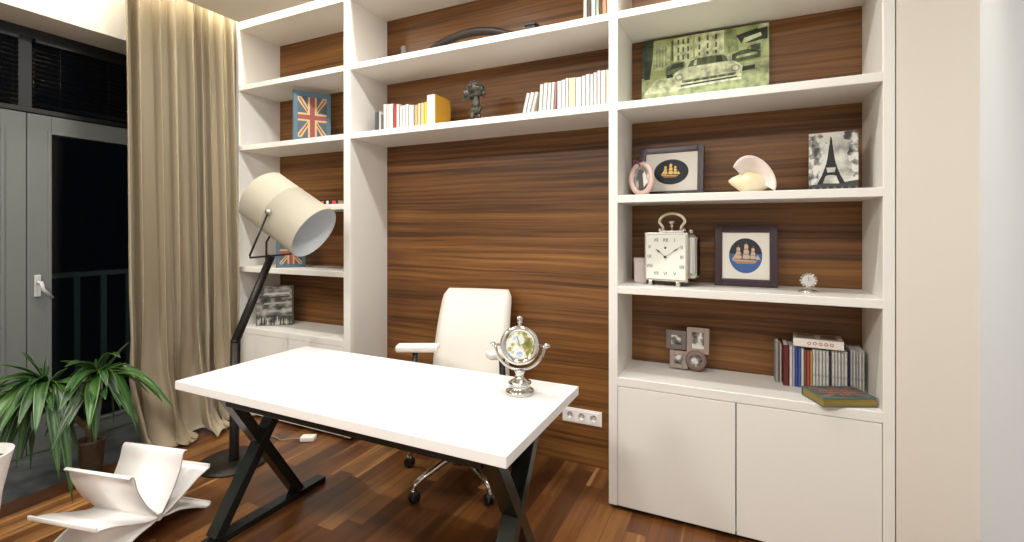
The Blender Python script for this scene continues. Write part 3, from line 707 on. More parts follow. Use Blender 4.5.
# bronze statuette on lower bridging shelf
BRZ = noise_mat('aged_bronze', [(.3, '2c2b26'), (.6, '55544c'), (.8, '7b7a70')], 45, 4, .35); BRZ.node_tree.nodes['Principled BSDF'].inputs['Metallic'].default_value = .7
t = thing('statuette', 'dark bronze statuette with large drooping head between the two book rows', 'statuette', (-1.395, 2.43, SB), .2)
b_ = MB().lathe([(0, 0), (.034, 0), (.036, .008), (.030, .014), (0, .016)], BRZ, 20, cap=False)
b_.tube([(-.022, 0, .010), (-.018, -.006, .045), (-.004, 0, .085)], [.015, .014, .018], BRZ, 10).tube([(.022, 0, .010), (.022, .004, .04), (.006, 0, .085)], [.014, .013, .018], BRZ, 10)
b_.ball((0, 0, .085), .032, BRZ, (1, .85, 1)).tube([(0, 0, .09), (.004, 0, .12), (.004, 0, .15), (-.002, 0, .175)], [.028, .022, .019, .022], BRZ, 12)
b_.tube([(.014, 0, .12), (.036, -.012, .09), (.018, -.026, .06)], [.010, .009, .007], BRZ, 8); b_.build('body', t)
hd = MB().ball((-.008, 0, .205), .056, BRZ, (1.02, .85, .92), 20).ball((-.042, -.008, .178), .036, BRZ, (.95, .85, 1.0)).ball((.030, 0, .200), .030, BRZ, (.9, .9, 1.2))
hd.tube([(-.052, -.008, .175), (-.070, -.012, .152), (-.078, -.014, .142)], [.020, .012, .004], BRZ, 8).tube([(.045, 0, .20), (.053, -.004, .17), (.050, -.006, .152)], [.015, .011, .004], BRZ, 8).ball((-.02, -.040, .215), .018, BRZ).ball((.012, -.036, .225), .02, BRZ, (1.2, .6, .6))
hd.build('head', t)

# ------------------------------------------------------------------ left bookcase other items
t = thing('book', 'dark book with red edge lying on the shelf behind the lamp shade top', 'book', (-2.66, 2.40, SC), .05)
c = MB().box((0, 0, 0), (.20, .16, .004), BLACK).box((0, 0, .034), (.20, .16, .038), BLACK, .001).box((0, 0, 0), (.20, .004, .038), mat('dark_spine', '2b1d1c', .5)); 
RED = mat('red_print', 'c23b2a', .5); ORG = mat('orange_print', 'd4813c', .5)
for k, (x0, x1, mt) in enumerate(((.0, .05, RED), (.06, .075, ORG), (.10, .12, mat('white_print', 'dddad5', .5)), (.15, .185, RED))): c.poly([(x0, -.0006, .010), (x1, -.0006, .010), (x1, -.0006, .030), (x0, -.0006, .030)], mt)
c.build('cover', t); MB().box((.004, .004, .004), (.195, .155, .034), PAGES).build('pages', t)
# black and white city photo box
BW = noise_mat('grey_city_print', [(.32, '1b1b1b'), (.45, '4a4a48'), (.55, '8c8a84'), (.68, 'bab7ae')], 11, 6, .55, (1, 1, 2.2)); DKE = mat('charcoal_edge', '2a2a2a', .6)
t = thing('book', 'grey book with black and white photo cover on the lowest shelf behind the lamp arm', 'book', (-3.225, 2.364, SE), math.radians(34))
c = MB().box((0, 0, 0), (.255, .004, .295), DKE, .001).box((0, .041, 0), (.255, .045, .295), DKE, .001).box((0, 0, 0), (.004, .045, .295), DKE)
c.poly([(.003, -.0006, .003), (.252, -.0006, .003), (.252, -.0006, .292), (.003, -.0006, .292)], BW)
random.seed(21)
for k in range(11):
    x = .012+k*.022; hh = random.uniform(.035, .075); c.poly([(x, -.0012, .004), (x+.009, -.0012, .004), (x+.008, -.0012, hh), (x+.001, -.0012, hh)], mat('print_black', '171717', .6) if k % 3 else mat('print_light', 'b5b2aa', .6))
for z_, mt in ((.155, 'a9a79f'), (.20, '3b3b3a'), (.225, 'c4c2ba')):
    c.poly([(.05, -.0012, z_), (.24, -.0012, z_+.01), (.235, -.0012, z_+.022), (.06, -.0012, z_+.012)], mat('print_'+mt, mt, .6))
c.build('cover', t); MB().box((.004, .004, .003), (.250, .041, .292), PAGES).build('pages', t)

# ------------------------------------------------------------------ right bookcase : shelf B car print
def car_print():
    t0_ = thing('canvas_print', 'green tinted print of a vintage car leaning in the top right compartment', 'picture', (-.17, 2.600, SB), rot=(-.05, 0, 0))
    W_, H_ = .602, .388; m = MB()
    BGR = noise_mat('print_green_ground', [(.3, '6f7e44'), (.5, '9fae6c'), (.7, 'c9d39a')], 7, 4, .5, (1, 1, 1.4))
    m.box((-W_/2, 0, 0), (W_/2, .018, H_), mat('canvas_edge', '7f8a58', .7), .001)
    M = FRONT(-W_/2, 0, 0)
    def g(c):
        b_ = hexc(c); l_ = sum(b_)/3; b_ = tuple(.8*x+.2*l_ for x in b_); return noise_mat('grainy_print_'+c, [(.36, tuple(x*.55 for x in b_)), (.5, b_), (.64, tuple(min(1, x*1.3) for x in b_))], 26, 5, .5)
    # coordinates normalised 0..1 in x and y (y up)
    def P(pts, c, z): m.poly([(x*W_, (.24+.76*y if y > 0 else 0)*H_, z) for x, y in pts], c if not isinstance(c, str) else g(c), M)
    P([(0, 0), (1, 0), (1, 1), (0, 1)], BGR, .0006)
    P([(0, 0), (1, 0), (1, .42), (0, .30)], 'a9b678', .0009)                     # street
    P([(.02, .03), (.3, .03), (.40, .30), (.12, .28)], 'cfd8a0', .0011)
    P([(0, .33), (.07, .33), (.09, .62), (.10, 1), (0, 1)], '3b4a2a', .0011); P([(.02, .30), (.07, .30), (.075, .62), (.03, .64)], '26331f', .0014)
    # facades
    P([(.10, .45), (.24, .45), (.24, .92), (.10, .96)], 'b9c586', .0010); P([(.27, .50), (.43, .52), (.43, 1), (.27, .98)], 'c8d298', .0010); P([(.44, .52), (.67, .55), (.67, 1), (.44, 1)], 'd3dca6', .0010)
    for x in (.125, .15, .175, .20): P([(x, .5), (x+.008, .5), (x+.008, .86), (x, .88)], '8c9a5c', .0013)
    for x in (.30, .34, .38, .47, .535, .60):
        for y in (.58, .72, .86): P([(x, y), (x+.016, y), (x+.016, y+.09), (x, y+.09)], '5b6a38', .0013)
    P([(.25, .60), (.265, .60), (.265, .95), (.25, .95)], '4c5a30', .0013); P([(.70, .58), (.78, .60), (.76, .98), (.68, 1)], '8fa05c', .0011)
    P([(.76, .86), (.92, .94), (.99, .98), (.99, .74), (.90, .70), (.80, .72)], '27341e', .0013); P([(.80, .70), (.95, .80), (.94, .86), (.82, .80)], 'c4cf94', .0016); P([(.92, .92), (1, .94), (1, 1), (.93, 1)], 'd6dcb4', .0016)
    # bus and cars behind, right
    P([(.84, .42), (.96, .46), (.96, .74), (.84, .70)], 'aab878', .0015); P([(.87, .55), (.94, .57), (.94, .68), (.87, .66)], '4a5830', .0018)
    P([(.73, .40), (.94, .44), (.94, .55), (.88, .60), (.80, .60), (.73, .55)], '55633a', .0018); P([(.76, .47), (.92, .50), (.91, .54), (.77, .52)], 'c0cb90', .0021)
    P([(.80, .24), (.90, .26), (.90, .33), (.80, .32)], '2a3620', .0018)
    # car on the left
    P([(.20, .33), (.36, .36), (.36, .55), (.26, .55), (.21, .48)], '6d7b48', .0018); P([(.23, .42), (.35, .46), (.35, .53), (.26, .52)], '2f3b22', .0021); P([(.21, .28), (.27, .29), (.26, .35), (.21, .34)], '232e1b', .0021)
    # main car
    P([(.26, .27), (.30, .12), (.55, .09), (.80, .16), (.81, .34), (.76, .42), (.72, .46), (.36, .44), (.28, .36)], 'd9e1b0', .0024)
    P([(.36, .43), (.39, .56), (.46, .61), (.66, .62), (.71, .57), (.735, .44)], 'c3cf96', .0026); P([(.385, .44), (.41, .54), (.47, .57), (.645, .58), (.685, .54), (.70, .45)], '5e6c3e', .0029)
    P([(.43, .45), (.44, .54), (.46, .55), (.455, .45)], 'cdd7a0', .0031); P([(.61, .46), (.61, .56), (.65, .56), (.66, .46)], '2b371f', .0031)
    P([(.33, .38), (.74, .41), (.71, .44), (.38, .43)], 'e4eac2', .0028)
    for cx_, cy_ in ((.315, .27), (.755, .31)):
        P([(cx_+.035*math.cos(a), cy_+.06*math.sin(a)) for a in [2*PI*k/16 for k in range(16)]], 'aab67c', .0028); P([(cx_+.022*math.cos(a), cy_+.038*math.sin(a)) for a in [2*PI*k/16 for k in range(16)]], 'eef2d4', .0030)
    P([(.34, .16), (.76, .20), (.76, .24), (.34, .21)], '8a9862', .0028); P([(.33, .10), (.77, .15), (.77, .175), (.33, .13)], '515f36', .0029)
    for k in range(6): x = .37+k*.066; P([(x, .165+k*.006), (x+.045, .17+k*.006), (x+.045, .195+k*.006), (x, .19+k*.006)], '3a4727', .0031); P([(x, .105+k*.007), (x+.04, .11+k*.007), (x+.04, .13+k*.007), (x, .125+k*.007)], '232e1b', .0032)
    P([(.29, .06), (.80, .11), (.80, .145), (.29, .10)], 'e9eecb', .0027)
    m.build('canvas', t0_)
car_print()

# ------------------------------------------------------------------ ship pictures
def ship(m, M, s, zz, cream, brown):
    g = lambda pts, c, d: m.poly([(x*s, y*s, zz+d) for x, y in pts], c, M)
    g([(-.95, -.30), (.80, -.38), (.62, -.62), (-.62, -.62)], brown, 0); g([(-.95, -.30), (.80, -.38), (.78, -.44), (-.9, -.38)], cream, .0004)
    for x0, h0, wd_ in ((-.50, .70, .42), (.05, .95, .46), (.52, .66, .36)):
        g([(x0-.015, -.35), (x0+.015, -.35), (x0+.015, h0+.1), (x0-.015, h0+.1)], brown, .0002)
        n = 3
        for k in range(n):
            y0 = -.24+k*(h0+.22)/n; y1 = y0+(h0+.22)/n*.86; w_ = wd_*(1-.2*k)
            g([(x0-w_*.52, y0), (x0+w_*.40, y0-.02), (x0+w_*.58, (y0+y1)/2), (x0+w_*.36, y1), (x0-w_*.44, y1)], cream, .0006)
    g([(-.95, -.28), (-.62, .25), (-.58, -.22)], cream, .0004); g([(.72, -.30), (.80, .10), (1.05, -.28)], cream, .0004)
PLUM = mat('dark_plum_wood', '38222e', .32); MATW = mat('mount_white', 'e8e4d8', .8); GOLD = mat('gilt', 'c79f52', .4, .4); GOLDD = mat('dark_gilt', '8a6a35', .45, .3); NAVY = mat('navy_ground', '1b222d', .6); SEA = mat('sea_blue', '3a5f9a', .6); SAIL = mat('sail_tan', 'd0b191', .6); HULL = mat('hull_copper', 'a9836a', .55)
def framed(label, loc, tilt, rz, W_, H_, fw, ov, shipspec, sea):
    t = thing('picture_frame', label, 'picture', loc, rot=(-tilt, 0, rz))
    fr = MB()
    fr.box((-W_/2, -.012, 0), (-W_/2+fw, .012, H_), PLUM, .003).box((W_/2-fw, -.012, 0), (W_/2, .012, H_), PLUM, .003)
    fr.box((-W_/2+fw, -.012, 0), (W_/2-fw, .012, fw), PLUM, .003).box((-W_/2+fw, -.012, H_-fw), (W_/2-fw, .012, H_), PLUM, .003)
    k = fw*.62
    for a, b in (((-W_/2+k, -.0155, k), (-W_/2+k+.005, -.01, H_-k)), ((W_/2-k-.005, -.0155, k), (W_/2-k, -.01, H_-k)), ((-W_/2+k, -.0155, k), (W_/2-k, -.01, k+.005)), ((-W_/2+k, -.0155, H_-k-.005), (W_/2-k, -.01, H_-k))): fr.box(a, b, PLUM, .001)
    fr.build('frame', t)
    m = MB().box((-W_/2+fw*.9, -.004, fw*.9), (W_/2-fw*.9, .006, H_-fw*.9), MATW)
    M = FRONT(0, -.0045, H_/2); rx, ry = ov
    el_ = [(rx*math.cos(2*PI*k/48), ry*math.sin(2*PI*k/48)) for k in range(48)]
    m.poly([(x, y, .0005) for x, y in el_], NAVY, M)
    if sea:
        lo_ = [(rx*math.cos(a), ry*math.sin(a), .0009) for a in [PI+math.radians(-6)+(PI+math.radians(12))*k/30 for k in range(31)]]
        m.poly(lo_, SEA, M)
    m.build('mount', t)
    s = MB(); ship(s, M @ T(shipspec[1], shipspec[2], 0), shipspec[0], .0016, *((SAIL, HULL) if sea else (GOLD, GOLDD))); s.build('ship_picture', t)
    return t
framed('square plum framed sailing ship picture on blue oval, right of the silver clock', (.028, 2.545, SD), .10, 0, .272, .292, .034, (.072, .084), (.062, 0, .0), True)
framed('plum framed gilt ship on dark oval, partly behind the pink oval frame', (-.318, 2.565, SC), .12, math.radians(-4), .318, .262, .030, (.086, .066), (.048, -.004, .0), False)

# pink oval frame with legs
PINK = mat('shell_pink', 'd8b7ac', .45); PHOTO = noise_mat('grey_photo', [(.35, '3c3b39'), (.5, '8b8a86'), (.62, 'd5d3cd')], 14, 3, .4)
t = thing('photo_frame', 'small pale pink oval photo frame with bow, on the shelf edge before the ship picture', 'photo frame', (-.432, 2.435, SC), rot=(-.14, -.22, math.radians(-22)))
rx, ry = .068, .088
MB().tube([(rx*.86*math.cos(a), 0, ry+ry*.88*math.sin(a)) for a in [2*PI*k/40 for k in range(40)]], .0135, PINK, 10, closed=True).build('frame', t)
m = MB().poly([(rx*.82*math.cos(a), -.001, ry+ry*.84*math.sin(a)) for a in [2*PI*k/40 for k in range(40)]], PHOTO)
m.poly([(-.02, -.002, ry-.06), (.028, -.002, ry-.062), (.034, -.002, ry-.01), (.012, -.002, ry+.045), (-.012, -.002, ry+.05)], mat('print_4f4d49', '4f4d49', .5)).poly([(.01, -.003, ry-.05), (.034, -.003, ry-.03), (.026, -.003, ry+.03), (.012, -.003, ry+.02)], mat('print_dcdad4', 'dcdad4', .5))
solid(m.build('photo', t), .003)
BOW = mat('mauve_ribbon', '6b4c56', .6); bw = MB()
for sg in (-1, 1): bw.tube([(0, -.008, 2*ry-.004), (sg*.018, -.012, 2*ry+.014), (sg*.03, -.008, 2*ry+.004), (sg*.016, -.008, 2*ry-.006), (0, -.010, 2*ry-.006)], .005, BOW, 8)
bw.ball((0, -.012, 2*ry-.004), .008, BOW).tube([(0, -.01, 2*ry-.006), (.008, -.014, 2*ry-.03)], [.005, .003], BOW, 8); bw.build('bow', t)
MB().bar((0, .012, .12), (0, .055, .004), .02, .003, PINK, up=(1, 0, 0)).build('easel_back', t)

# conch shell
SHY = noise_mat('shell_cream', [(.3, 'e9d9a8'), (.6, 'efe4cb'), (.8, 'e6c98f')], 14, 3, .4); SHP = noise_mat('shell_lip_pink', [(.3, 'e0cfc6'), (.7, 'ece4dc')], 8, 2, .35)
t = thing('conch_shell', 'cream and pale pink conch shell in the middle of the third compartment shelf', 'shell', (.040, 2.44, SC), math.radians(10))
m = MB(); prof = [(0, -.086), (.010, -.080), (.015, -.076), (.022, -.070), (.026, -.064), (.040, -.046), (.045, -.040), (.062, -.015), (.064, .0), (.056, .03), (.040, .065), (.022, .09), (.010, .10), (0, .102)]
Mq = T(.0, .01, .050) @ RY(PI/2+.10)
m.lathe(prof, SHY, 32, Mq, cap=False, sx=.80, sy=.85)
for k in range(7):
    a = -PI*.1+k*PI/5; m.ball((-.052*math.cos(a)*.8, .054*math.sin(a), -.012), .011, SHY, (1, 1, 1.1), 10, Mq)
m.build('whorl', t)
rows = []
for i in range(9):
    u = i/8; row = []
    for j in range(23):
        a = math.radians(-22+178*j/22)
        R_x = .030+(.088-.030)*u; R_z = .022+(.096-.022)*u
        x = .012+R_x*math.cos(a)*1.05; z = .055+R_z*math.sin(a)*(1+.16*math.cos(a-2.1))-.02*u*math.cos(a)
        y = -.02-.045*u**.7+.022*u*u
        row.append((x, y+.03*(1-u), max(.004, z)))
    rows.append(row)
o = MB().grid(rows, SHP).build('lip', t); solid(o, .006, 0)

# eiffel canvas block
def eiffel():
    t = thing('canvas_block', 'small black and white canvas block showing a lattice tower, at the shelf right end', 'picture', (.275, 2.435, SC), math.radians(-6))
    W_, H_, D_ = .176, .250, .04
    SKY = noise_mat('print_tower_sky', [(.34, '6e6e69'), (.46, 'b4b4ab'), (.55, 'd2d1c8')], 9, 5, .6, (1, 1, 1))
    K = mat('print_black', '171717', .6); K2 = mat('print_3a3a38', '3a3a38', .6)
    m = MB().box((0, 0, 0), (W_, D_, H_), mat('canvas_side_grey', '77767a', .7), .0015)
    M = FRONT(0, 0, 0)
    P = lambda pts, c, z: m.poly([((.458+(x-.458)*(1.28 if c is K and z > .00185 else 1))*W_, y*H_, z) for x, y in pts], c, M)
    P([(0, 0), (1, 0), (1, 1), (0, 1)], SKY, .0006)
    random.seed(5)
    TREE = noise_mat('print_tree_branches', [(.40, '3c3c3a'), (.50, '8f8f89'), (.56, 'd2d1c8')], 26, 8, .6, (1, 1, 1))
    def blob(cx_, cy_, rx_, ry_, z): P([(min(.998, max(.002, cx_+rx_*random.uniform(.75, 1.2)*math.cos(a))), min(.998, max(.002, cy_+ry_*random.uniform(.75, 1.2)*math.sin(a)))) for a in [2*PI*q/22 for q in range(22)]], TREE, z)
    for k, (a_, b_, c_, d_) in enumerate(((.08, .55, .22, .26), (.14, .86, .26, .13), (.02, .25, .2, .14), (.93, .62, .14, .22), (.9, .92, .22, .10), (.96, .34, .12, .12))): blob(a_, b_, c_, d_, .0009+k*.00005)
    P([(0, 0), (1, 0), (1, .17), (.8, .15), (.6, .12), (.3, .13), (0, .10)], K2, .0016)
    for k in range(14): x = k/14; P([(x+.01, .0), (x+.06, .0), (x+.055, .06), (x+.02, .07)], (K, mat('print_6a6a66', '6a6a66', .6))[k % 2], .0018)
    # tower
    L_ = [(.235, .13), (.325, .30), (.375, .42), (.405, .56), (.425, .75), (.440, .86), (.452, .86), (.452, .74), (.448, .56), (.44, .43)]
    mid = .458
    def both(pts, z):
        P(pts, K, z); P([(2*mid-x, y) for x, y in pts][::-1], K, z)
    both([(.235, .12), (.325, .12), (.372, .25), (.402, .30), (.38, .42), (.37, .42), (.318, .28)], .0020)
    both([(.37, .42), (.42, .42), (.452, .52), (.452, .84), (.440, .84), (.42, .70), (.395, .52)], .0020)
    P([(.315, .27), (2*mid-.315, .27), (2*mid-.325, .315), (.325, .315)], K, .0022); P([(.362, .40), (2*mid-.362, .40), (2*mid-.37, .44), (.37, .44)], K, .0022)
    P([(.43, .70), (2*mid-.43, .70), (2*mid-.445, .90), (.452, .93), (.445, .90)], K, .0021); P([(.437, .835), (2*mid-.437, .835), (2*mid-.437, .86), (.437, .86)], K, .0022)
    P([(.40, .44), (2*mid-.40, .44), (mid+.018, .70), (mid-.018, .70)], K, .00195)
    arch = [(.33, .22)]+[(mid+.115*math.cos(PI-PI*q/10), .20+.075*math.sin(PI*q/10)) for q in range(11)]+[(2*mid-.33, .22), (2*mid-.36, .29), (.36, .29)]
    P(arch, K, .0021)
    m.build('canvas', t)
eiffel()

# ------------------------------------------------------------------ big square clock
FACE = mat('pale_dial', 'e9eadf', .45); INK = mat('dial_ink', '4a4944', .6)
def text_mesh(s, size, M, m, bold=0.):
    cu = bpy.data.curves.new('numeral', 'FONT'); cu.body = s; cu.size = size; cu.align_x = 'CENTER'; cu.align_y = 'CENTER'; cu.offset = bold; cu.resolution_u = 2
    ob = bpy.data.objects.new('numeral_source', cu); COL.objects.link(ob); dg = bpy.context.evaluated_depsgraph_get(); me = bpy.data.meshes.new_from_object(ob.evaluated_get(dg))
    t = bmesh.new(); t.from_mesh(me); m._take(t, INK, M); bpy.data.objects.remove(ob); bpy.data.curves.remove(cu); bpy.data.meshes.remove(me)
t = thing('mantel_clock', 'square silver mantel clock with loop handle and roman numerals, left on its shelf', 'clock', (-.322, 2.405, SD), math.radians(-12))
W_, H_ = .212, .236; zb = .022
MB().box((-W_/2, 0, zb), (W_/2, .030, zb+H_), NICKEL, .004).build('case', t)
MB().box((-.070, .03, zb+.012), (.135, .120, zb+H_-.006), CHROME, .030, seg=4).build('back_case', t)
f = MB().box((-W_/2+.010, -.002, zb+.010), (W_/2-.010, .004, zb+H_-.010), FACE, .001); dial = f.build('dial', t)
nm = MB(); RN = ['XII', 'I', 'II', 'III', 'IIII', 'V', 'VI', 'VII', 'VIII', 'IX', 'X', 'XI']
for k, s_ in enumerate(RN):
    a = PI/2-k*PI/6; q = .083; c_, s2 = math.cos(a), math.sin(a); sc_ = q/max(abs(c_), abs(s2)); x, y = c_*sc_, s2*sc_
    if abs(abs(x)-q) < 1e-3 and abs(y) > .06: pass
    text_mesh(s_, .023, FRONT(x*.95, -.0025, zb+H_/2+y*.98), nm, .0002)
nm.lathe([(.006, 0), (.006, .0004)], INK, 5, FRONT(0, -.0026, zb+H_/2+.044))
nm.build('numerals', dial)
hn = MB(); zc = zb+H_/2
def hand(a, L_, w_):
    d = V((math.cos(a), 0, math.sin(a))); n = V((-d.z, 0, d.x)); b_ = V((0, -.005, zc))
    hn.poly([b_-d*.01+n*w_*.3, b_-d*.01-n*w_*.3, b_+d*L_*.5-n*w_*.4, b_+d*L_*.68-n*w_*1.5, b_+d*L_, b_+d*L_*.68+n*w_*1.5, b_+d*L_*.5+n*w_*.4], INK)
hand(math.radians(141), .062, .003); hand(math.radians(35), .088, .0018); hn.lathe([(0, 0), (.006, 0), (.006, .004), (0, .004)], INK, 16, FRONT(0, -.004, zc), cap=False)
solid(hn.build('hands', dial), .001)
for sx in (-.075, .060): MB().box((-.010, -.004, 0), (.010, .034, zb+.002), NICKEL, .003, M=T(sx, 0, 0)).build('foot', t)
zt_ = zb+H_; tp = MB().box((-.034, .004, zt_), (.086, .026, zt_+.010), NICKEL, .003)
for sx in (-.032, .084): tp.lathe([(0, 0), (.008, 0), (.010, .006), (.005, .014), (0, .016)], NICKEL, 14, T(sx, .015, zt_+.006), cap=False)
tp.build('top_bar', t)
kb = MB().lathe([(.006, 0), (.005, .02), (.010, .026), (.004, .034), (.013, .038), (.016, .044), (.012, .050), (0, .052)], NICKEL, 18, T(.026, .015, zt_+.006)); kb.build('winder', t)
hp = [(-.017, .015, zt_+.008), (-.020, .015, zt_+.030)]+[(.026-.062*math.cos(a), .015, zt_+.050+.042*math.sin(a)) for a in [PI*k/14 for k in range(15)]]+[(.072, .015, zt_+.030), (.069, .015, zt_+.008)]
MB().tube(hp, .0068, mat('pale_horn_handle', 'd3c7ae', .4), 12).build('handle', t)
MB().lathe([(0, 0), (.010, 0), (.012, .012), (.008, .02), (0, .022)], NICKEL, 16, T(.105, .050, zt_-.004), cap=False).build('corner_knob', t)
# pale pink card box
o = MB().box((-.03, -.02, 0), (.03, .02, .125), mat('pale_pink_card', 'd9cbc8', .6), .002).box((-.0315, -.0215, .105), (.0315, .0215, .1275), mat('pale_pink_card_lid', 'd3c3c0', .6), .002).build('card_box'); place(o, (-.458, 2.50, SD), .1); tag(o, 'small pale pink box behind the left edge of the square silver clock', 'box')
# crystal desk clock
t = thing('desk_clock', 'tiny round crystal and silver clock on the right of its shelf', 'clock', (.272, 2.42, SD), math.radians(-4))
MB().lathe([(0, 0), (.034, 0), (.036, .004), (.028, .009), (.012, .012), (.006, .016), (.006, .024), (0, .026)], CHROME, 32, cap=False, sx=1.1, sy=.7).build('base', t)
cs = MB().lathe([(0, -.012), (.024, -.012), (.030, -.004), (.030, .004), (.026, .009), (.022, .009)], CHROME, 12, T(0, 0, .053) @ RX(PI/2), cap=False, smooth=False)
for k in range(14): a = 2*PI*k/14; cs.ball((.029*math.cos(a), -.002, .053+.029*math.sin(a)), .005, CHROME, n=8)
cs.build('case', t)
dd = MB().lathe([(0, .0092), (.023, .0092)], mat('dial_grey', 'bdbcb6', .4), 32, T(0, 0, .053) @ RX(PI/2), cap=False); dd.bar((0, -.0102, .053), (0, -.0102, .068), .002, .0006, INK).bar((0, -.0102, .053), (.010, -.0102, .049), .002, .0006, INK); dd.build('dial', t)

# ------------------------------------------------------------------ clustered photo frame
t = thing('photo_frame', 'cluster of four joined small photo frames on the lowest open shelf', 'photo frame', (-.235, 2.555, SE), rot=(-.10, 0, math.radians(-3)))
GB = mat('grey_taupe_frame', '6b605c', .5); PB = mat('pinkish_taupe_frame', '97857d', .5); RB = mat('rosy_brown_frame', '7d645e', .5); PH2 = noise_mat('portrait_photo', [(.38, '2b2a29'), (.5, '77756f'), (.58, 'd2d0c8')], 22, 2, .4)
def subframe(cx_, cz, w_, h_, mt, b, y):
    f = MB(); 
    for a, c_ in (((-w_/2, -.006, -h_/2), (-w_/2+b, .006, h_/2)), ((w_/2-b, -.006, -h_/2), (w_/2, .006, h_/2)), ((-w_/2+b, -.006, -h_/2), (w_/2-b, .006, -h_/2+b)), ((-w_/2+b, -.006, h_/2-b), (w_/2-b, .006, h_/2))): f.box(a, c_, mt, .002, M=T(cx_, y, cz))
    o = f.build('frame', t); MB().box((-w_/2+b*.9, -.001, -h_/2+b*.9), (w_/2-b*.9, .004, h_/2-b*.9), PH2, M=T(cx_, y, cz)).build('photo', o)
subframe(-.058, .142, .098, .095, GB, .024, .004); subframe(.048, .150, .106, .128, PB, .024, -.004); subframe(-.042, .046, .088, .088, PB, .022, -.002)
f = MB().lathe([(.030, -.006), (.048, -.006), (.050, -.002), (.050, .006), (.030, .006)], RB, 36, T(.040, -.008, .052) @ RX(PI/2), cap=False); o = f.build('round_frame', t)
MB().lathe([(0, .0), (.031, .0)], PH2, 30, T(.040, -.008, .052) @ RX(PI/2), cap=False).build('photo', o)
MB().bar((0, .008, .13), (0, .05, .003), .03, .003, GB, up=(1, 0, 0)).build('easel_back', t)

# ------------------------------------------------------------------ row of books and discs, lowest shelf
D_ROW = [(.152, .016, .190, '9b9a94', 2.545, 'grey magazine'), (.170, .010, .178, 'c9b7b0', 2.545, 'pale pink booklet'), (.183, .022, .186, '6a1f1f', 2.505, 'dark red book'), (.207, .013, .180, 'd9d4d4', 2.508, 'white case'), (.221, .007, .180, 'cfc3d6', 2.508, 'lilac case'),
         (.229, .012, .180, '3c55a0', 2.508, 'blue case'), (.242, .010, .178, '4f6db4', 2.508, 'lighter blue case'), (.253, .012, .176, 'dcd8d4', 2.508, 'white booklet'), (.266, .008, .170, '8a5a46', 2.508, 'brown case'), (.275, .013, .168, 'b95040', 2.508, 'orange red case'), (.289, .007, .168, 'd9b04a', 2.508, 'yellow edged case')]
x = .297
for k in range(5): D_ROW.append((x, .0125, .176, ('dedcd5', 'd3d2cc', 'e2e0da', 'd8d6cf', 'dcd9d4')[k], 2.51, 'white disc case')); x += .0127
D_ROW.append((x, .008, .150, '2a2f2c', 2.51, 'short black case')); x += .009
for k in range(5): D_ROW.append((x, .0115, .178, ('e0ded8', 'd4d3cd', 'dddbd5', 'd0cfc9', 'e2e0da')[k], 2.51, 'white disc case')); x += .0117
D_ROW.append((x, .009, .184, '1e2140', 2.51, 'navy case')); x += .0098
k = 0
while x < .488:
    D_ROW.append((x, .0105, .186, ('bdbcb8', 'c9c8c3', 'b3b2af', 'd0cfca', 'c2c0ba')[k % 5], 2.515, 'pale grey case')); x += .0107; k += 1
for i, (x0, w_, h_, c_, y_, wd_) in enumerate(D_ROW):
    book(f'{wd_}, {ORD[i]} from the left in the row on the lowest open shelf', 'book' if 'case' not in wd_ else 'disc case', x0, y_, SE, w_, h_, YB-.02-y_, c_, 'books and disc cases on the lowest open shelf', marks=('disc' in wd_ or 'grey case' in wd_), pages='d8d5cf', name='book' if 'case' not in wd_ else 'disc_case')
# book lying on top of the row
t = thing('book', 'white book with red marks lying on top of the row of disc cases', 'book', (.222, 2.50, SE+.1865), rot=(0, 0, math.radians(-4)))
c = MB().box((0, 0, 0), (.19, .130, .003), LACQ).box((0, 0, .035), (.19, .130, .038), mat('mottled_cover', 'b9ab98', .5), .001).box((0, 0, 0), (.19, .004, .038), mat('spine_ece6dc', 'ece6dc', .5), .001)
for k in range(5):
    cx_ = .062+k*.021; c.lathe([(.0045, 0), (.0075, 0)], mat('spine_red_letters', 'b2483c', .6), 14, FRONT(cx_, -.0006, .019), cap=False)
c.poly([(.01, .012, .0384), (.09, .01, .0384), (.08, .10, .0384), (.02, .11, .0384)], mat('cover_olive', '7c7458', .5)).poly([(.10, .02, .0384), (.17, .02, .0384), (.165, .11, .0384), (.11, .10, .0384)], mat('cover_brown', '6b4f3c', .5))
c.build('cover', t); MB().box((.003, .004, .003), (.186, .126, .035), PAGES).build('pages', t)

# ------------------------------------------------------------------ let everything rest on its surface
bpy.context.view_layer.update()
def low(o):
    z = 1e9
    for q in [o]+list(o.children_recursive):
        if q.type == 'MESH':
            for v in q.data.vertices: z = min(z, (q.matrix_world @ v.co).z)
    return z
for o in list(COL.objects):
    if o.parent is None and 'category' in o and o['category'] not in ('bookcase', 'shelf', 'curtain', 'blind', 'socket', 'railing'):
        zl = low(o)
        for lv in (SA, SB, SC, SD, SE, DZ, 0, SE+.1865):
            if abs(zl-lv) < .03: o.location.z += lv+.0006-zl; break
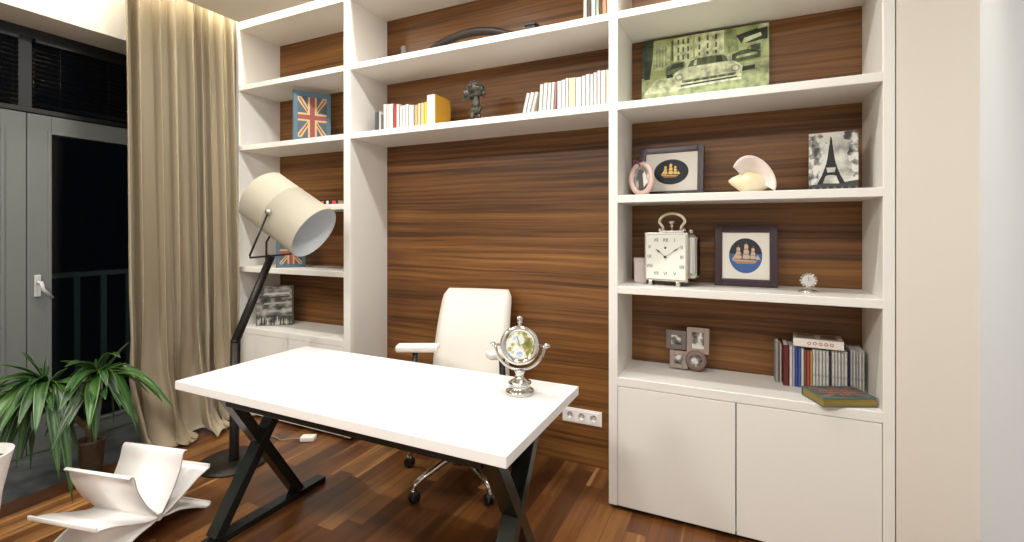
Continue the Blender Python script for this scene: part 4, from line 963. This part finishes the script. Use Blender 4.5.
# ------------------------------------------------------------------ lights
def spot(x, y, W_, col=(1, .98, .945)):
    l = bpy.data.lights.new('downlight_or_fill_lamp', 'AREA'); l.shape = 'DISK'; l.size = .10 if y > 0 else .46; l.energy = W_; l.color = col
    o = bpy.data.objects.new('downlight_or_fill_lamp', l); COL.objects.link(o); o.location = (x, y, CEIL-.006); return o
for x, y, wd_ in ((-2.5, 1.78, 'over the left end of the desk'), (-1.5, 1.78, 'over the middle of the desk'), (-.5, 1.78, 'in front of the left edge of the tall right bookcase'), (-2.5, -.3, 'added as unseen fill, wide, on the balcony door side'), (-1.2, -.3, 'added as unseen fill, wide, at the room centre'), (.1, -.3, 'added as unseen fill, wide, near the right wall')):  # wide back row is added, unseen fill that softens and evens the room light
    t = thing('ceiling_light', 'round recessed ceiling downlight '+wd_, 'light', (x, y, CEIL), group='recessed ceiling downlights')
    r_ = .045 if y > 0 else .225
    MB().lathe([(r_, -.002), (r_+.013, -.004), (r_+.015, 0), (r_, 0)], NICKEL, 40, cap=False).build('trim_ring', t)
    MB().lathe([(0, -.0015), (r_, -.0015), (r_, 0), (0, 0)], LENS if y > 0 else LENS2, 40, cap=False).build('lens', t)
    spot(x, y, 11.5 if y > 0 else (42 if x < -2 else 36))

w = bpy.data.worlds.new('night'); scene.world = w; w.use_nodes = True
w.node_tree.nodes['Background'].inputs[0].default_value = (.010, .013, .022, 1); w.node_tree.nodes['Background'].inputs[1].default_value = .12

# ------------------------------------------------------------------ camera
cd = bpy.data.cameras.new('camera'); cam = bpy.data.objects.new('camera', cd); COL.objects.link(cam)
cam.location = (0, 0, CAMZ); cam.rotation_euler = (PI/2, 0, .44493)
cd.sensor_fit = 'HORIZONTAL'; cd.sensor_width = 36; cd.lens = 476.13/1024*36; cd.shift_y = -(271-229.2)/1024; cd.clip_start = .02
scene.camera = cam
scene.view_settings.view_transform = 'Standard'; scene.view_settings.look = 'None'; scene.view_settings.gamma = 1; scene.view_settings.use_curve_mapping = False
scene.view_settings.exposure = .15
scene.cycles.use_denoising = True
scene.cycles.max_bounces = 10; scene.cycles.diffuse_bounces = 6; scene.cycles.caustics_reflective = False; scene.cycles.caustics_refractive = False
scene.cycles.sample_clamp_indirect = 6
